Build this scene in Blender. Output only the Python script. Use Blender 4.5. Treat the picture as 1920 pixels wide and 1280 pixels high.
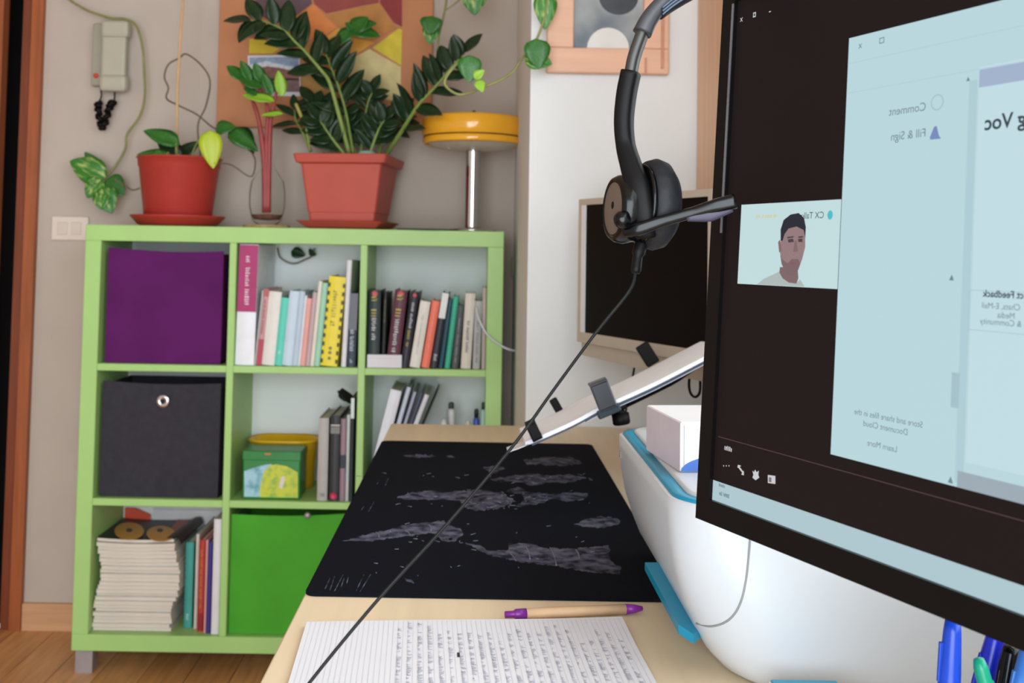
import bpy, bmesh, math, random
from mathutils import Vector as V, Matrix as M
from mathutils.bvhtree import BVHTree
for o in list(bpy.data.objects): bpy.data.objects.remove(o, do_unlink=True)
random.seed(7)
S = bpy.context.scene
COL = S.collection
PI = math.pi

# ------------------------------------------------------------------ camera
F, CX, CY, ZC = 2000.0, 898.0, 375.0, 1.13
CAMR = (M.Rotation(PI/2 + math.radians(2.8), 3, 'X') @ M.Rotation(0.0172, 3, 'Z'))
CAMP = V((0, 0, ZC))
cd = bpy.data.cameras.new('camera')
cam = bpy.data.objects.new('camera', cd); COL.objects.link(cam)
cam.matrix_world = M.Translation(CAMP) @ CAMR.to_4x4()
cd.sensor_fit = 'HORIZONTAL'; cd.sensor_width = 36.0; cd.lens = F/1920*36
cd.shift_x = (960 - CX)/1920; cd.shift_y = (CY - 640)/1920
cd.clip_start = 0.01
cd.dof.use_dof = True; cd.dof.focus_distance = 0.82; cd.dof.aperture_fstop = 15
S.camera = cam
# ------------------------------------------------------------------ light
world = bpy.data.worlds.new('daylight'); S.world = world; world.use_nodes = True
bg = world.node_tree.nodes['Background']
bg.inputs[0].default_value = (0.86, 0.93, 1.0, 1); bg.inputs[1].default_value = 0.8
def area(name, loc, target, sx, sy, power, col):
    l = bpy.data.lights.new(name, 'AREA'); l.shape = 'RECTANGLE'; l.size = sx; l.size_y = sy
    l.energy = power; l.color = col
    o = bpy.data.objects.new(name, l); COL.objects.link(o)
    o.location = loc; o.rotation_euler = (V(target) - V(loc)).to_track_quat('-Z', 'Y').to_euler()
    return o
area('window_daylight', (0.70, 0.35, 1.62), (-1.0, 0.75, 1.15), 2.7, 1.35, 40, (0.92, 0.97, 1.0))
area('rear_fill', (-0.15, -1.4, 1.08), (-0.15, 2.6, 0.8), 1.9, 2.1, 106, (0.86, 0.94, 1.0))   # unseen daylight behind the viewer, added to brighten pier and cubes
S.view_settings.view_transform = 'Standard'
S.view_settings.look = 'None'
S.view_settings.gamma = 1.0
S.view_settings.use_curve_mapping = False
S.view_settings.exposure = 0.0

# ------------------------------------------------------------------ helpers
def ray(u, v): return CAMR @ V(((u-CX)/F, -(v-CY)/F, -1))
def W(u, v, Y): d = ray(u, v); return CAMP + d*(Y/d.y)            # photo point at a distance
def WZ(u, v, Z): d = ray(u, v); return CAMP + d*((Z-ZC)/d.z)       # photo point on a level surface
def WP(u, v, P, N): d = ray(u, v); return CAMP + d*((P-CAMP).dot(N)/d.dot(N))
def lin(c): c = c/255.0; return c/12.92 if c <= 0.04045 else ((c+0.055)/1.055)**2.4
def rgb(c): return tuple(lin(x) for x in c)
MATS = {}
def mat(name, c, rough=0.5, metal=0.0, var=0.08, scale=25.0, bump=0.0, c2=None, stretch=None, coat=0.0, trans=0.0, ior=1.45, sheen=0.0, sss=0.0, thr=None, spec=0.5):
    if name in MATS: return MATS[name]
    m = bpy.data.materials.new(name); m.use_nodes = True; MATS[name] = m
    n = m.node_tree.nodes; l = m.node_tree.links
    b = n['Principled BSDF']
    b.inputs['Roughness'].default_value = rough; b.inputs['Metallic'].default_value = metal
    b.inputs['Coat Weight'].default_value = coat; b.inputs['Transmission Weight'].default_value = trans
    b.inputs['IOR'].default_value = ior; b.inputs['Sheen Weight'].default_value = sheen
    b.inputs['Specular IOR Level'].default_value = spec
    tc = n.new('ShaderNodeTexCoord'); mp = n.new('ShaderNodeMapping'); nz = n.new('ShaderNodeTexNoise')
    l.new(tc.outputs['Object'], mp.inputs[0]); l.new(mp.outputs[0], nz.inputs['Vector'])
    if stretch: mp.inputs['Scale'].default_value = stretch
    nz.inputs['Scale'].default_value = scale; nz.inputs['Detail'].default_value = 4
    a = rgb(c); z = rgb(c2) if c2 else None
    rp = n.new('ShaderNodeValToRGB'); l.new(nz.outputs['Fac'], rp.inputs[0]); l.new(rp.outputs[0], b.inputs['Base Color'])
    e = rp.color_ramp.elements
    lo, hi = thr if thr else (0.3, 0.7)
    e[0].position = lo; e[1].position = hi
    e[0].color = (*[max(0, x*(1-var)) for x in a], 1)
    e[1].color = (*(z if z else [min(1, x*(1+var)) for x in a]), 1)
    if bump:
        bp = n.new('ShaderNodeBump'); bp.inputs['Strength'].default_value = bump; bp.inputs['Distance'].default_value = 0.002
        l.new(nz.outputs['Fac'], bp.inputs['Height']); l.new(bp.outputs[0], b.inputs['Normal'])
    return m
def glow(name, c, k=1.0):
    if name in MATS: return MATS[name]
    m = bpy.data.materials.new(name); m.use_nodes = True; MATS[name] = m
    n = m.node_tree.nodes; l = m.node_tree.links; b = n['Principled BSDF']
    b.inputs['Base Color'].default_value = (0.004, 0.004, 0.004, 1); b.inputs['Roughness'].default_value = 0.4
    b.inputs['Specular IOR Level'].default_value = 0.06
    tc = n.new('ShaderNodeTexCoord'); nz = n.new('ShaderNodeTexNoise'); nz.inputs['Scale'].default_value = 3
    l.new(tc.outputs['Object'], nz.inputs['Vector'])
    rp = n.new('ShaderNodeValToRGB'); l.new(nz.outputs['Fac'], rp.inputs[0]); l.new(rp.outputs[0], b.inputs['Emission Color'])
    a = rgb(c)
    rp.color_ramp.elements[0].color = (*[x*0.96 for x in a], 1); rp.color_ramp.elements[1].color = (*a, 1)
    b.inputs['Emission Strength'].default_value = k
    return m

XF = {}
def thing(name, label, cat, loc=(0, 0, 0), rot=None, group=None, kind=None):
    o = bpy.data.objects.new(name, None); COL.objects.link(o); o.empty_display_size = 0.02
    mw = M.Translation(V(loc))
    if rot is not None: mw = mw @ rot.to_4x4()
    o.matrix_world = mw; XF[o.name] = mw.copy()
    return tag(o, label, cat, group, kind)
def tag(o, label, cat=None, group=None, kind=None):
    o['label'] = label
    if cat: o['category'] = cat
    if group: o['group'] = group
    if kind: o['kind'] = kind
    return o
class MB:
    def __init__(s): s.v = []; s.f = []; s.sm = []
    def add(s, vs, fs, smooth=False):
        k = len(s.v); s.v += [V(p) for p in vs]; s.f += [[i+k for i in f] for f in fs]; s.sm += [smooth]*len(fs); return s
    def box(s, a, b, mtx=None):
        (x0, y0, z0), (x1, y1, z1) = a, b
        vs = [V((x, y, z)) for z in (z0, z1) for y in (y0, y1) for x in (x0, x1)]
        if mtx: vs = [mtx @ p for p in vs]
        return s.add(vs, [(0, 2, 3, 1), (4, 5, 7, 6), (0, 1, 5, 4), (2, 6, 7, 3), (0, 4, 6, 2), (1, 3, 7, 5)])
    def rbox(s, a, b, r, mtx=None, seg=2):
        bm = bmesh.new(); bmesh.ops.create_cube(bm, size=1)
        a, b = V(a), V(b)
        for p in bm.verts: p.co = V([(a[i]+b[i])/2 + p.co[i]*(b[i]-a[i]) for i in range(3)])
        bmesh.ops.bevel(bm, geom=bm.edges[:], offset=r, segments=seg, affect='EDGES', profile=0.5)
        bm.verts.index_update()
        vs = [mtx @ p.co if mtx else p.co.copy() for p in bm.verts]
        fs = [[q.index for q in f.verts] for f in bm.faces]; bm.free()
        return s.add(vs, fs, False)
    def tube(s, pts, r, n=8, cap=True, flat=None):
        pts = [V(p) for p in pts]; k = len(pts)
        rs = r if isinstance(r, (list, tuple)) else [r]*k
        vs = []; fs = []; up = None
        for i, p in enumerate(pts):
            t = (pts[min(i+1, k-1)] - pts[max(i-1, 0)]).normalized()
            if up is None:
                up = V((0, 0, 1)) if abs(t.z) < 0.9 else V((0, 1, 0))
            a = (up - t*up.dot(t)).normalized(); b = t.cross(a); up = a
            for j in range(n):
                an = 2*PI*j/n; vs.append(p + (a*math.cos(an) + b*math.sin(an))*rs[i])
        for i in range(k-1):
            for j in range(n):
                fs.append((i*n+j, i*n+(j+1) % n, (i+1)*n+(j+1) % n, (i+1)*n+j))
        if cap: fs += [tuple(range(n-1, -1, -1)), tuple(range((k-1)*n, k*n))]
        return s.add(vs, fs, True)
    def lathe(s, prof, n=32, mtx=None, sx=1, sy=1):
        vs = []; fs = []
        for r, z in prof:
            for j in range(n):
                an = 2*PI*j/n; p = V((r*math.cos(an)*sx, r*math.sin(an)*sy, z)); vs.append(mtx @ p if mtx else p)
        for i in range(len(prof)-1):
            for j in range(n): fs.append((i*n+j, i*n+(j+1) % n, (i+1)*n+(j+1) % n, (i+1)*n+j))
        return s.add(vs, fs, True)
    def loft(s, rings, cap=True, smooth=True):
        n = len(rings[0]); vs = [p for r in rings for p in r]; fs = []
        for i in range(len(rings)-1):
            for j in range(n): fs.append((i*n+j, i*n+(j+1) % n, (i+1)*n+(j+1) % n, (i+1)*n+j))
        if cap: fs += [tuple(range(n-1, -1, -1)), tuple(range((len(rings)-1)*n, len(rings)*n))]
        return s.add(vs, fs, smooth)
    def prism(s, pts, dv):
        pts = [V(p) for p in pts]; n = len(pts); dv = V(dv)
        vs = pts + [p+dv for p in pts]
        fs = [tuple(range(n-1, -1, -1)), tuple(range(n, 2*n))] + [(i, (i+1) % n, n+(i+1) % n, n+i) for i in range(n)]
        return s.add(vs, fs)
    def build(s, name, m, parent=None, local=False, fix=True, auto=None):
        me = bpy.data.meshes.new(name)
        inv = XF[parent.name].inverted() if (parent and not local) else M()
        me.from_pydata([inv @ p for p in s.v], [], s.f)
        for p, q in zip(me.polygons, s.sm): p.use_smooth = q
        bm = bmesh.new(); bm.from_mesh(me)
        big = [f for f in bm.faces if len(f.verts) > 4]
        if big: bmesh.ops.triangulate(bm, faces=big)
        if fix: bmesh.ops.recalc_face_normals(bm, faces=bm.faces[:])
        bm.to_mesh(me); bm.free()
        if isinstance(m, str): m = MATS[m]
        me.materials.append(m)
        o = bpy.data.objects.new(name, me); COL.objects.link(o)
        if parent:
            o.parent = parent; XF[o.name] = XF[parent.name].copy()
        else: XF[o.name] = M()
        return o
def struct(o, label, cat): return tag(o, label, cat, None, 'structure')
def curve(pts, n=10):
    pts = [V(p) for p in pts]; out = []
    P = [pts[0]*2-pts[1]] + pts + [pts[-1]*2-pts[-2]]
    for i in range(1, len(P)-2):
        a, b, c, d = P[i-1:i+3]
        for k in range(n):
            t = k/n
            out.append(0.5*((2*b)+(c-a)*t+(2*a-5*b+4*c-d)*t*t+(3*b-a-3*c+d)*t**3))
    return out + [pts[-1]]
def text_mesh(txt, P, rt, up, size, nrm, m, name, parent, align='LEFT', weight=0.0):
    c = bpy.data.curves.new('t', 'FONT'); c.body = txt; c.size = size; c.align_x = align; c.offset = weight
    o = bpy.data.objects.new('t', c); COL.objects.link(o)
    dg = bpy.context.evaluated_depsgraph_get(); dg.update()
    me = bpy.data.meshes.new_from_object(o.evaluated_get(dg))
    mb = MB(); mb.add([P + rt*v.co.x + up*v.co.y + nrm*0.00005 for v in me.vertices], [list(p.vertices) for p in me.polygons])
    bpy.data.objects.remove(o); bpy.data.curves.remove(c); bpy.data.meshes.remove(me)
    return mb.build(name, m, parent, fix=False)
def scribble(mb, P, rt, up, length, h, nrm, rnd, gap=0.3):
    """blurred unreadable lettering: a row of short strokes"""
    x = 0.0
    while x < length:
        w = h*rnd.uniform(0.16, 0.3)
        if rnd.random() > 0.14:
            hh = h*rnd.uniform(0.65, 1.0)
            q = [P+rt*x, P+rt*(x+w), P+rt*(x+w)+up*hh, P+rt*x+up*hh]
            mb.add([p+nrm*0.0003 for p in q], [(0, 1, 2, 3)])
            if rnd.random() > 0.4:
                y = hh*rnd.choice([0.0, 0.45, 0.8]); w2 = h*0.4
                q = [P+rt*x+up*y, P+rt*(x+w2)+up*y, P+rt*(x+w2)+up*(y+h*0.18), P+rt*x+up*(y+h*0.18)]
                mb.add([p+nrm*0.0003 for p in q], [(0, 1, 2, 3)])
        x += w + h*gap
def rrect(x0, y0, x1, y1, r, z, n=6, rs=None):
    rs = rs or (r, r, r, r); out = []
    for (cx, cy, a0, q) in ((x1, y1, 0, rs[0]), (x0, y1, 90, rs[1]), (x0, y0, 180, rs[2]), (x1, y0, 270, rs[3])):
        sx = -1 if cx == x1 else 1; sy = -1 if cy == y1 else 1
        for k in range(n+1):
            a = math.radians(a0 + 90*k/n)
            out.append(V((cx+sx*q+q*math.cos(a), cy+sy*q+q*math.sin(a), z)))
    return out

# ------------------------------------------------------------------ materials
mat('wall', (190, 177, 166), 0.9, var=0.03, scale=6, bump=0.15)
mat('column', (225, 227, 227), 0.9, var=0.02, scale=6, bump=0.1)
mat('ceiling', (186, 166, 140), 0.9, var=0.02)
mat('plank', (206, 152, 100), 0.38, var=0.22, scale=7, stretch=(9, 0.6, 1))
mat('plank_dark', (194, 138, 88), 0.38, var=0.22, scale=7, stretch=(9, 0.6, 1))
mat('casing', (158, 86, 48), 0.4, var=0.18, scale=6, stretch=(12, 12, 0.7))
mat('casing_edge', (120, 58, 32), 0.4, var=0.18, scale=6, stretch=(12, 12, 0.7))
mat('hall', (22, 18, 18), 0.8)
mat('baseboard', (206, 158, 118), 0.45, var=0.1, scale=6, stretch=(0.6, 9, 9))
mat('winwood', (222, 178, 142), 0.45, var=0.08, scale=6, stretch=(9, 9, 0.6))
mat('winwood_pale', (236, 214, 188), 0.45, var=0.06, scale=6, stretch=(9, 9, 0.6))
mat('green', (164, 204, 122), 0.42, var=0.03, scale=12)
mat('leg_metal', (176, 172, 176), 0.4, 0.6)
mat('desk', (230, 209, 177), 0.42, var=0.05, scale=5, stretch=(10, 0.7, 1))
mat('desk_edge', (196, 170, 134), 0.5, var=0.06, scale=9)
mat('black_plastic', (12, 10, 11), 0.5, var=0.1, spec=0.18)
mat('black_gloss', (6, 6, 8), 0.2, var=0.1, spec=0.35)
mat('black_matt', (20, 20, 24), 0.75, var=0.15)
mat('cushion', (15, 16, 22), 0.65, var=0.25, scale=200, bump=0.3)
mat('paper', (222, 222, 228), 0.8, var=0.02, scale=9)
mat('page', (214, 204, 190), 0.85, var=0.12, scale=70, stretch=(0.2, 0.2, 9))
mat('ink', (92, 96, 112), 0.8)
mat('ink_dark', (46, 46, 60), 0.8)
mat('white_plastic', (208, 214, 221), 0.35, var=0.02, scale=6)
mat('teal_plastic', (20, 146, 184), 0.35, var=0.06)

# ------------------------------------------------------------------ the setting
ZD = 0.767            # desk top
YB = 2.87             # bookcase front
YW = 3.20             # back wall
YC = 2.27             # column face
XR = 0.485            # right wall
fl = MB().box((-2.4, -1.0, -0.03), (XR, YW, -0.008)).build('floor', 'plank_dark'); struct(fl, 'brown wooden strip floor under the green bookcase', 'floor')
x = -2.4; k = 0
while x < XR-0.01:
    x1 = min(x+0.118, XR)
    for (y0, y1) in (((0.4, 1.75), (1.752, YW)) if k % 2 else ((0.4, 2.35), (2.352, YW))):
        MB().box((x+0.0012, y0, -0.008), (x1-0.0012, y1, 0.0)).build('plank', MATS['plank' if (k*7+int(y0*3)) % 3 else 'plank_dark'], fl)
    x = x1; k += 1
wb = MB().box((-1.376, YW, 0), (0.106, YW+0.12, 2.6)).box((-2.4, YW, 2.08), (-1.395, YW+0.12, 2.6)).box((0.106, YW, 0), (0.6, YW+0.12, 2.6)).build('wall_back', 'wall')
struct(wb, 'pale beige plastered wall behind the green bookcase', 'wall')
wc = MB().box((0.106, YC, 0), (XR+0.12, YW, 2.6)).build('wall_column', 'column'); struct(wc, 'off-white wall pier standing forward beside the bookcase', 'wall')
wl = MB().box((-2.52, -1.0, 0), (-2.4, YW+0.12, 2.6)).build('wall_left', 'wall'); struct(wl, 'pale beige side wall beyond the brown door', 'wall')
ce = MB().box((-2.5, -1.0, 2.6), (XR+0.12, YW+0.12, 2.7)).build('ceiling', 'ceiling'); struct(ce, 'plain off-white ceiling of the room', 'ceiling')
# right wall with a window opening behind the monitor
wr = MB().box((XR, 1.78, 0), (XR+0.12, YC, 2.6)).box((XR, -1.0, 0), (XR+0.12, 1.78, 0.95)).box((XR, -1.0, 2.25), (XR+0.12, 1.78, 2.6)).build('wall_right', 'wall')
struct(wr, 'beige side wall with the wooden window beside the desk', 'wall')
w1 = thing('window_1', 'pale wooden window frame beside the wall pier', 'window', (XR, 1.07, 0.95), kind='structure')
MB().box((XR-0.022, 1.93, 1.03), (XR, YC-0.002, 2.3)).build('casing_board', 'winwood', w1)
MB().box((XR-0.034, 1.79, 1.03), (XR, 1.93, 2.3)).box((XR-0.03, -1.0, 0.9), (XR, 1.78, 0.95)).box((XR-0.03, -1.0, 2.25), (XR, 1.79, 2.3)).build('window_frame', 'winwood_pale', w1)
for y in (1.70, 0.78, -0.14, -0.99):
    MB().box((XR+0.03, y, 0.95), (XR+0.08, y+0.07, 2.25)).build('mullion', 'winwood_pale', w1)
def clear(name, k):
    mg = mat(name, (236, 244, 242), 0.02, var=0.0); n, l = mg.node_tree.nodes, mg.node_tree.links
    a = n.new('ShaderNodeBsdfTransparent'); a.inputs[0].default_value = (0.98, 0.99, 0.985, 1)
    b = n.new('ShaderNodeBsdfGlossy'); b.inputs['Roughness'].default_value = 0.03
    w = n.new('ShaderNodeLayerWeight'); w.inputs[0].default_value = k
    x = n.new('ShaderNodeMixShader'); l.new(w.outputs['Fresnel'], x.inputs[0]); l.new(a.outputs[0], x.inputs[1]); l.new(b.outputs[0], x.inputs[2])
    l.new(x.outputs[0], n['Material Output'].inputs[0]); return mg
clear('glass_pane', 0.1)
for y0, y1 in ((0.85, 1.70), (-0.07, 0.78), (-0.92, -0.14)):
    MB().box((XR+0.05, y0, 0.95), (XR+0.056, y1, 2.25)).build('pane', 'glass_pane', w1)
# door, casing, dark gap
d1 = thing('door_1', 'brown wooden door leaf at the far left edge', 'door', (-1.46, YW, 0), kind='structure')
MB().box((-2.3, YW-0.004, 0.005), (-1.447, YW+0.036, 2.05)).build('door_leaf', 'casing', d1)
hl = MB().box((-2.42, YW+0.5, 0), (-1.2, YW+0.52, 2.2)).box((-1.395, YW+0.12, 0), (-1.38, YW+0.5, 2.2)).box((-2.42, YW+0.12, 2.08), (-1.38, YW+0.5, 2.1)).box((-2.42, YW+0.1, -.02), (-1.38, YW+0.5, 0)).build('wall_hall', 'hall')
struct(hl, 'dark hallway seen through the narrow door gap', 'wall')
t1 = thing('trim_1', 'reddish brown wooden door casing beside the pale wall', 'trim', (-1.36, YW, 0), kind='structure')
MB().box((-1.354, YW-0.022, 0), (-1.321, YW, 2.12)).build('casing_board', 'casing', t1)
MB().box((-1.384, YW-0.012, 0), (-1.354, YW+0.03, 2.12)).build('casing_rebate', 'casing_edge', t1)
bb = MB().box((-1.32, YW-0.014, 0), (0.106, YW, 0.078)).build('baseboard_back', 'baseboard'); struct(bb, 'light wood baseboard along the back wall', 'baseboard')

# ------------------------------------------------------------------ bookcase
BX0, BX1, BZ0, BZ1, BD = -1.056, 0.069, 0.062, 1.187, 0.265
TH, TI = 0.043, 0.019
bc = thing('bookcase', 'lime green square bookcase of nine open cubes on metal legs', 'bookcase', ((BX0+BX1)/2, YB+BD/2, 0))
def pan(n, a, b): return MB().rbox(a, b, 0.0015, seg=1).build(n, 'green', bc)
pan('top_panel', (BX0, YB, BZ1-TH), (BX1, YB+BD, BZ1))
pan('bottom_panel', (BX0, YB, BZ0), (BX1, YB+BD, BZ0+TH))
pan('side_panel', (BX0, YB, BZ0+TH), (BX0+TH, YB+BD, BZ1-TH))
pan('side_panel', (BX1-TH, YB, BZ0+TH), (BX1, YB+BD, BZ1-TH))
VX = [-0.668, -0.316]                     # left faces of the two dividers
for vx in VX: pan('divider', (vx, YB+0.001, BZ0+TH), (vx+TI, YB+BD, BZ1-TH))
SZ = [0.441, 0.797]                       # undersides of the shelves
mat('added_back_white', (222, 225, 224), 0.6, var=0.02, scale=5)
cols = [(BX0+TH, VX[0]), (VX[0]+TI, VX[1]), (VX[1]+TI, BX1-TH)]
for z in SZ:
    for a, b in cols: pan('shelf', (a, YB+0.001, z), (b, YB+BD, z+TI))
for lx in (BX0+0.008, BX1-0.055):
    for ly in (YB+0.012, YB+BD-0.06): MB().box((lx, ly, 0), (lx+0.045, ly+0.045, BZ0)).build('leg', 'leg_metal', bc)
for z0, z1 in ((BZ0+TH, SZ[0]), (SZ[0]+TI, SZ[1]), (SZ[1]+TI, BZ1-TH)):
    for a, b in cols: MB().box((a, YB+BD-0.005, z0), (b, YB+BD-0.001, z1)).build('added_back', 'added_back_white', bc)  # white backs added to brighten the cube interiors
FL = [BZ0+TH, SZ[0]+TI, SZ[1]+TI]         # floors of the rows, bottom up

# ------------------------------------------------------------------ desk
dk = thing('desk', 'long light birch desk running towards the bookcase', 'desk', (0.15, 1.2, 0))
DX0, DX1, DY0, DY1 = -0.177, XR-0.004, 0.1, YC-0.003
MB().rbox((DX0, DY0, ZD-0.03), (DX1, DY1, ZD), 0.002, seg=1).build('desk_top', 'desk', dk)
for lx in (DX0+0.02, DX1-0.07):
    for ly in (DY0+0.04, DY1-0.09): MB().rbox((lx, ly, 0), (lx+0.05, ly+0.05, ZD-0.03), 0.003, seg=1).build('leg', 'desk_edge', dk)
# ------------------------------------------------------------------ fabric boxes in the bookcase
mat('purple_fabric', (90, 28, 92), 0.85, var=0.12, scale=7, bump=0.2, spec=0.2)
mat('black_fabric', (52, 50, 58), 0.85, var=0.12, scale=60, bump=0.3, spec=0.3)
mat('green_fabric', (70, 160, 36), 0.8, var=0.10, scale=6, bump=0.2, sheen=0.1)
mat('chrome', (205, 205, 208), 0.12, 1.0, var=0.02)
def fabric_box(label, u0, u1, vt, ci, row, m, ring=None, side=0.0):
    z0 = FL[row]; a, b = cols[ci]
    p0 = W(u0, vt, YB+0.02); p1 = W(u1, vt, YB+0.02)
    xa, xb = max(a+0.002, p0.x), min(b-0.003, p1.x); zt = p0.z
    c = (xa+xb)/2
    t = thing('storage_box', label, 'box', (c, YB+0.16, z0))
    mb = MB(); n = 8
    # front panel, gently bulged and sagging at its top edge
    vs = []; fs = []
    for i in range(n+1):
        for j in range(n+1):
            s, q = i/n, j/n
            bul = 0.006*math.sin(PI*s)*math.sin(PI*q)
            sag = -0.006*math.sin(PI*s)*q + side*(s-0.5)*q
            vs.append((xa+(xb-xa)*s, YB+0.022-bul, z0+0.001+(zt-z0)*q+sag))
    for i in range(n):
        for j in range(n): k = i*(n+1)+j; fs.append((k, k+n+1, k+n+2, k+1))
    k = len(vs); vs2 = [(p[0], p[1]+0.006, p[2]) for p in vs]
    mb.add(vs, fs, True); mb.add(vs2, fs, True)
    mb.box((xa, YB+0.024, zt-0.012-abs(side)/2-0.004), (xb, YB+0.029, zt-0.012-abs(side)/2))
    mb.build('front_panel', m, t, fix=False)
    z1 = zt-0.008-abs(side)/2
    MB().box((xa, YB+0.028, z0+0.001), (xa+0.005, YB+0.252, z1)).box((xb-0.005, YB+0.028, z0+0.001), (xb, YB+0.252, z1)).box((xa, YB+0.25, z0+0.001), (xb, YB+0.252, z1)).box((xa, YB+0.028, z0+0.001), (xb, YB+0.252, z0+0.006)).build('body', m, t)
    if ring:
        q = W(ring[0], ring[1], YB+0.016); rm = M.Translation(q) @ M.Rotation(PI/2, 4, 'X')
        pr = [(0.0115+0.006*math.cos(t_), 0.0025*math.sin(t_)+0.0025) for t_ in [2*PI*i/8 for i in range(9)]]
        gr_ = tag(MB().lathe(pr, 20, rm).build('grommet', 'chrome', t), 'round chrome grommet')
        MB().lathe([(0, 0.0028), (0.0085, 0.0028)], 16, rm).build('grommet_hole', 'black_matt', gr_)
    return t
fabric_box('plain purple fabric storage box in the top left cube', 203, 419, 466, 0, 2, 'purple_fabric', side=-0.006)
fabric_box('charcoal fabric storage box with round metal grommet', 193, 414, 715, 0, 1, 'black_fabric', (306, 752), side=-0.003)
gb = fabric_box('bright green fabric storage box in the bottom row', 424, 661, 962, 1, 0, 'green_fabric', side=0.008)
q = W(577, 965, YB+0.012); MB().lathe([(0, 0), (0.006, 0.001), (0.009, 0.006), (0.006, 0.011), (0, 0.012)], 12, M.Translation(q) @ M.Rotation(PI/2, 4, 'X')).build('pull_stud', 'leg_metal', gb)

# ------------------------------------------------------------------ books
CHAIN = {}
def cmat(c, gloss=0.45):
    k = 'cover_%d_%d_%d' % c
    return mat(k, c, gloss, var=0.06, scale=20)
rb = random.Random(3)
def book(label, bl, br, tl, vt, vb, row, col, D=0.16, group=None, title=None, bands=(), yoff=0.0, name='book', ci=None, lean=None, ts=0.97):
    """bl/br: spine foot, tl: left end of the spine head, vt/vb: photo rows, all read on the spine plane"""
    Y = YB+0.012+yoff
    p0, p1, t0 = W(bl, vb, Y), W(br, vb, Y), W(tl, vt, Y)
    th = math.atan2(t0.x-p0.x, t0.z-p0.z)
    if lean is not None: th = math.radians(lean)
    elif abs(th) < 0.012 or th < 0: th = 0.0
    zf = FL[row]; H = (t0.z-zf)/math.cos(th); T = (p1.x-p0.x)*math.cos(th)*ts
    if th: H -= T*abs(math.tan(th))*0.5
    x0 = p0.x + (t0.x-p0.x)*((zf-p0.z)/(t0.z-p0.z)) if th else p0.x
    cell = [c for c in cols if c[0]-0.03 < (p0.x+p1.x)/2 < c[1]+0.03][0]
    x0 = max(x0, cell[0]+0.001 + (H*math.sin(-th) if th < 0 else 0))
    pv = CHAIN.get(group)
    if pv and yoff < 0.025: x0 = max(x0, pv[0]+pv[1]/math.cos(pv[2])+0.0004+max(0, math.tan(pv[2])-math.tan(th))*min(H, pv[3]))
    T = min(T, (cell[1]-0.0008-H*math.sin(max(0, th))-x0)/math.cos(th))
    CHAIN[group] = (x0, T, th, H)
    loc = (x0, Y, zf+0.0006+(T*math.sin(th) if th > 0 else 0))
    t = thing(name, label, 'book', loc, M.Rotation(th, 3, 'Y'), group)
    cm = cmat(col); c = min(0.0025, T*0.2)
    mb = MB()
    n = 5; ring = []                     # rounded spine + two boards
    for z in (0, H):
        ring.append([V((0, D, z)), V((0, 0.003, z))] + [V((T*k/n, 0.003-0.003*math.sin(PI*k/n), z)) for k in range(1, n)] + [V((T, 0.003, z)), V((T, D, z)), V((T-c, D, z)), V((T-c, 0.006, z)), V((c, 0.006, z)), V((c, D, z))])
    cv_ = mb.loft(ring, True, False).build('cover', cm, t, True)
    MB().box((c*1.01, 0.0065, 0.004), (T-c*1.01, D-0.005, H-0.004)).build('pages', 'page', t, True)
    for (z0, z1, bcol) in bands:
        MB().box((0.0004, -0.0012, z0*H), (T-0.0004, 0.004, z1*H)).build('spine_band', cmat(bcol), cv_, True)
    if title:
        mb = MB()
        for (z0, z1, w, seed) in title['lines']:
            r = random.Random(seed); h = T*w
            # lettering runs along the spine, mirrored as the photo is
            scribble(mb, V((T/2-h/2, -0.0018, z0*H)), V((0, 0, 1)), V((1, 0, 0)), (z1-z0)*H, h, V((0, -1, 0)), r)
        mb.build('title', cmat(title['c']), cv_, True, fix=False)
    return t
def L(z0, z1, w=0.45, s=None): return (z0, z1, w, s or int(z0*1000)+7)
def m5(x, y): return 420+x/4.921, 440+y/4.921
def bk(label, b0, b1, t0, yt, col, row=2, org=m5, vb=691, **kw):
    return book(label, org(b0, 0)[0], org(b1, 0)[0], org(t0, 0)[0], org(0, yt)[1], vb, row, col, **kw)
G1 = 'books in the top middle cube'
bk('thick white book with magenta upper spine, leftmost in its cube', 70, 250, 118, 88, (232, 234, 242), group=G1, D=0.24, bands=((0.44, 0.995, (168, 34, 102)),), title=dict(c=(240, 215, 230), lines=[L(0.5, 0.9, 0.24)]))
bk('thin pale grey book next to the thick magenta one', 255, 276, 338, 515, (186, 190, 188), group=G1, lean=4.5)
bk('book with red foot and pink lettered spine', 277, 326, 368, 500, (204, 152, 156), group=G1, D=0.19, bands=((0.0, 0.34, (176, 60, 78)), (0.9, 0.998, (176, 92, 88))), title=dict(c=(150, 80, 88), lines=[L(0.4, 0.86, 0.4)]), lean=4.5)
bk('cream paperback between the pink-spined and turquoise books', 328, 448, 425, 525, (224, 220, 214), group=G1, lean=4.5)
bk('turquoise paperback beside the light blue books', 450, 523, 540, 582, (94, 206, 186), group=G1, title=dict(c=(225, 245, 240), lines=[L(0.16, 0.24, 0.3)]), lean=4.5)
bk('broad light blue paperback right of the turquoise one', 525, 618, 605, 520, (196, 214, 230), group=G1, lean=4.5)
bk('narrower pale blue paperback left of the salmon one', 620, 672, 690, 522, (186, 204, 220), group=G1, lean=4.5)
bk('thin white book beside the salmon spine', 674, 698, 738, 562, (228, 230, 234), group=G1, lean=4.5)
bk('salmon pink paperback in the top middle cube', 700, 745, 777, 588, (232, 168, 160), group=G1, lean=4.5)
bk('dusky mauve paperback right of the salmon one', 747, 788, 826, 532, (196, 172, 176), group=G1, D=0.18, lean=4.5)
bk('tall thin cream book beside the mint green one', 790, 826, 870, 430, (232, 224, 212), group=G1, lean=4.5)
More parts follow.
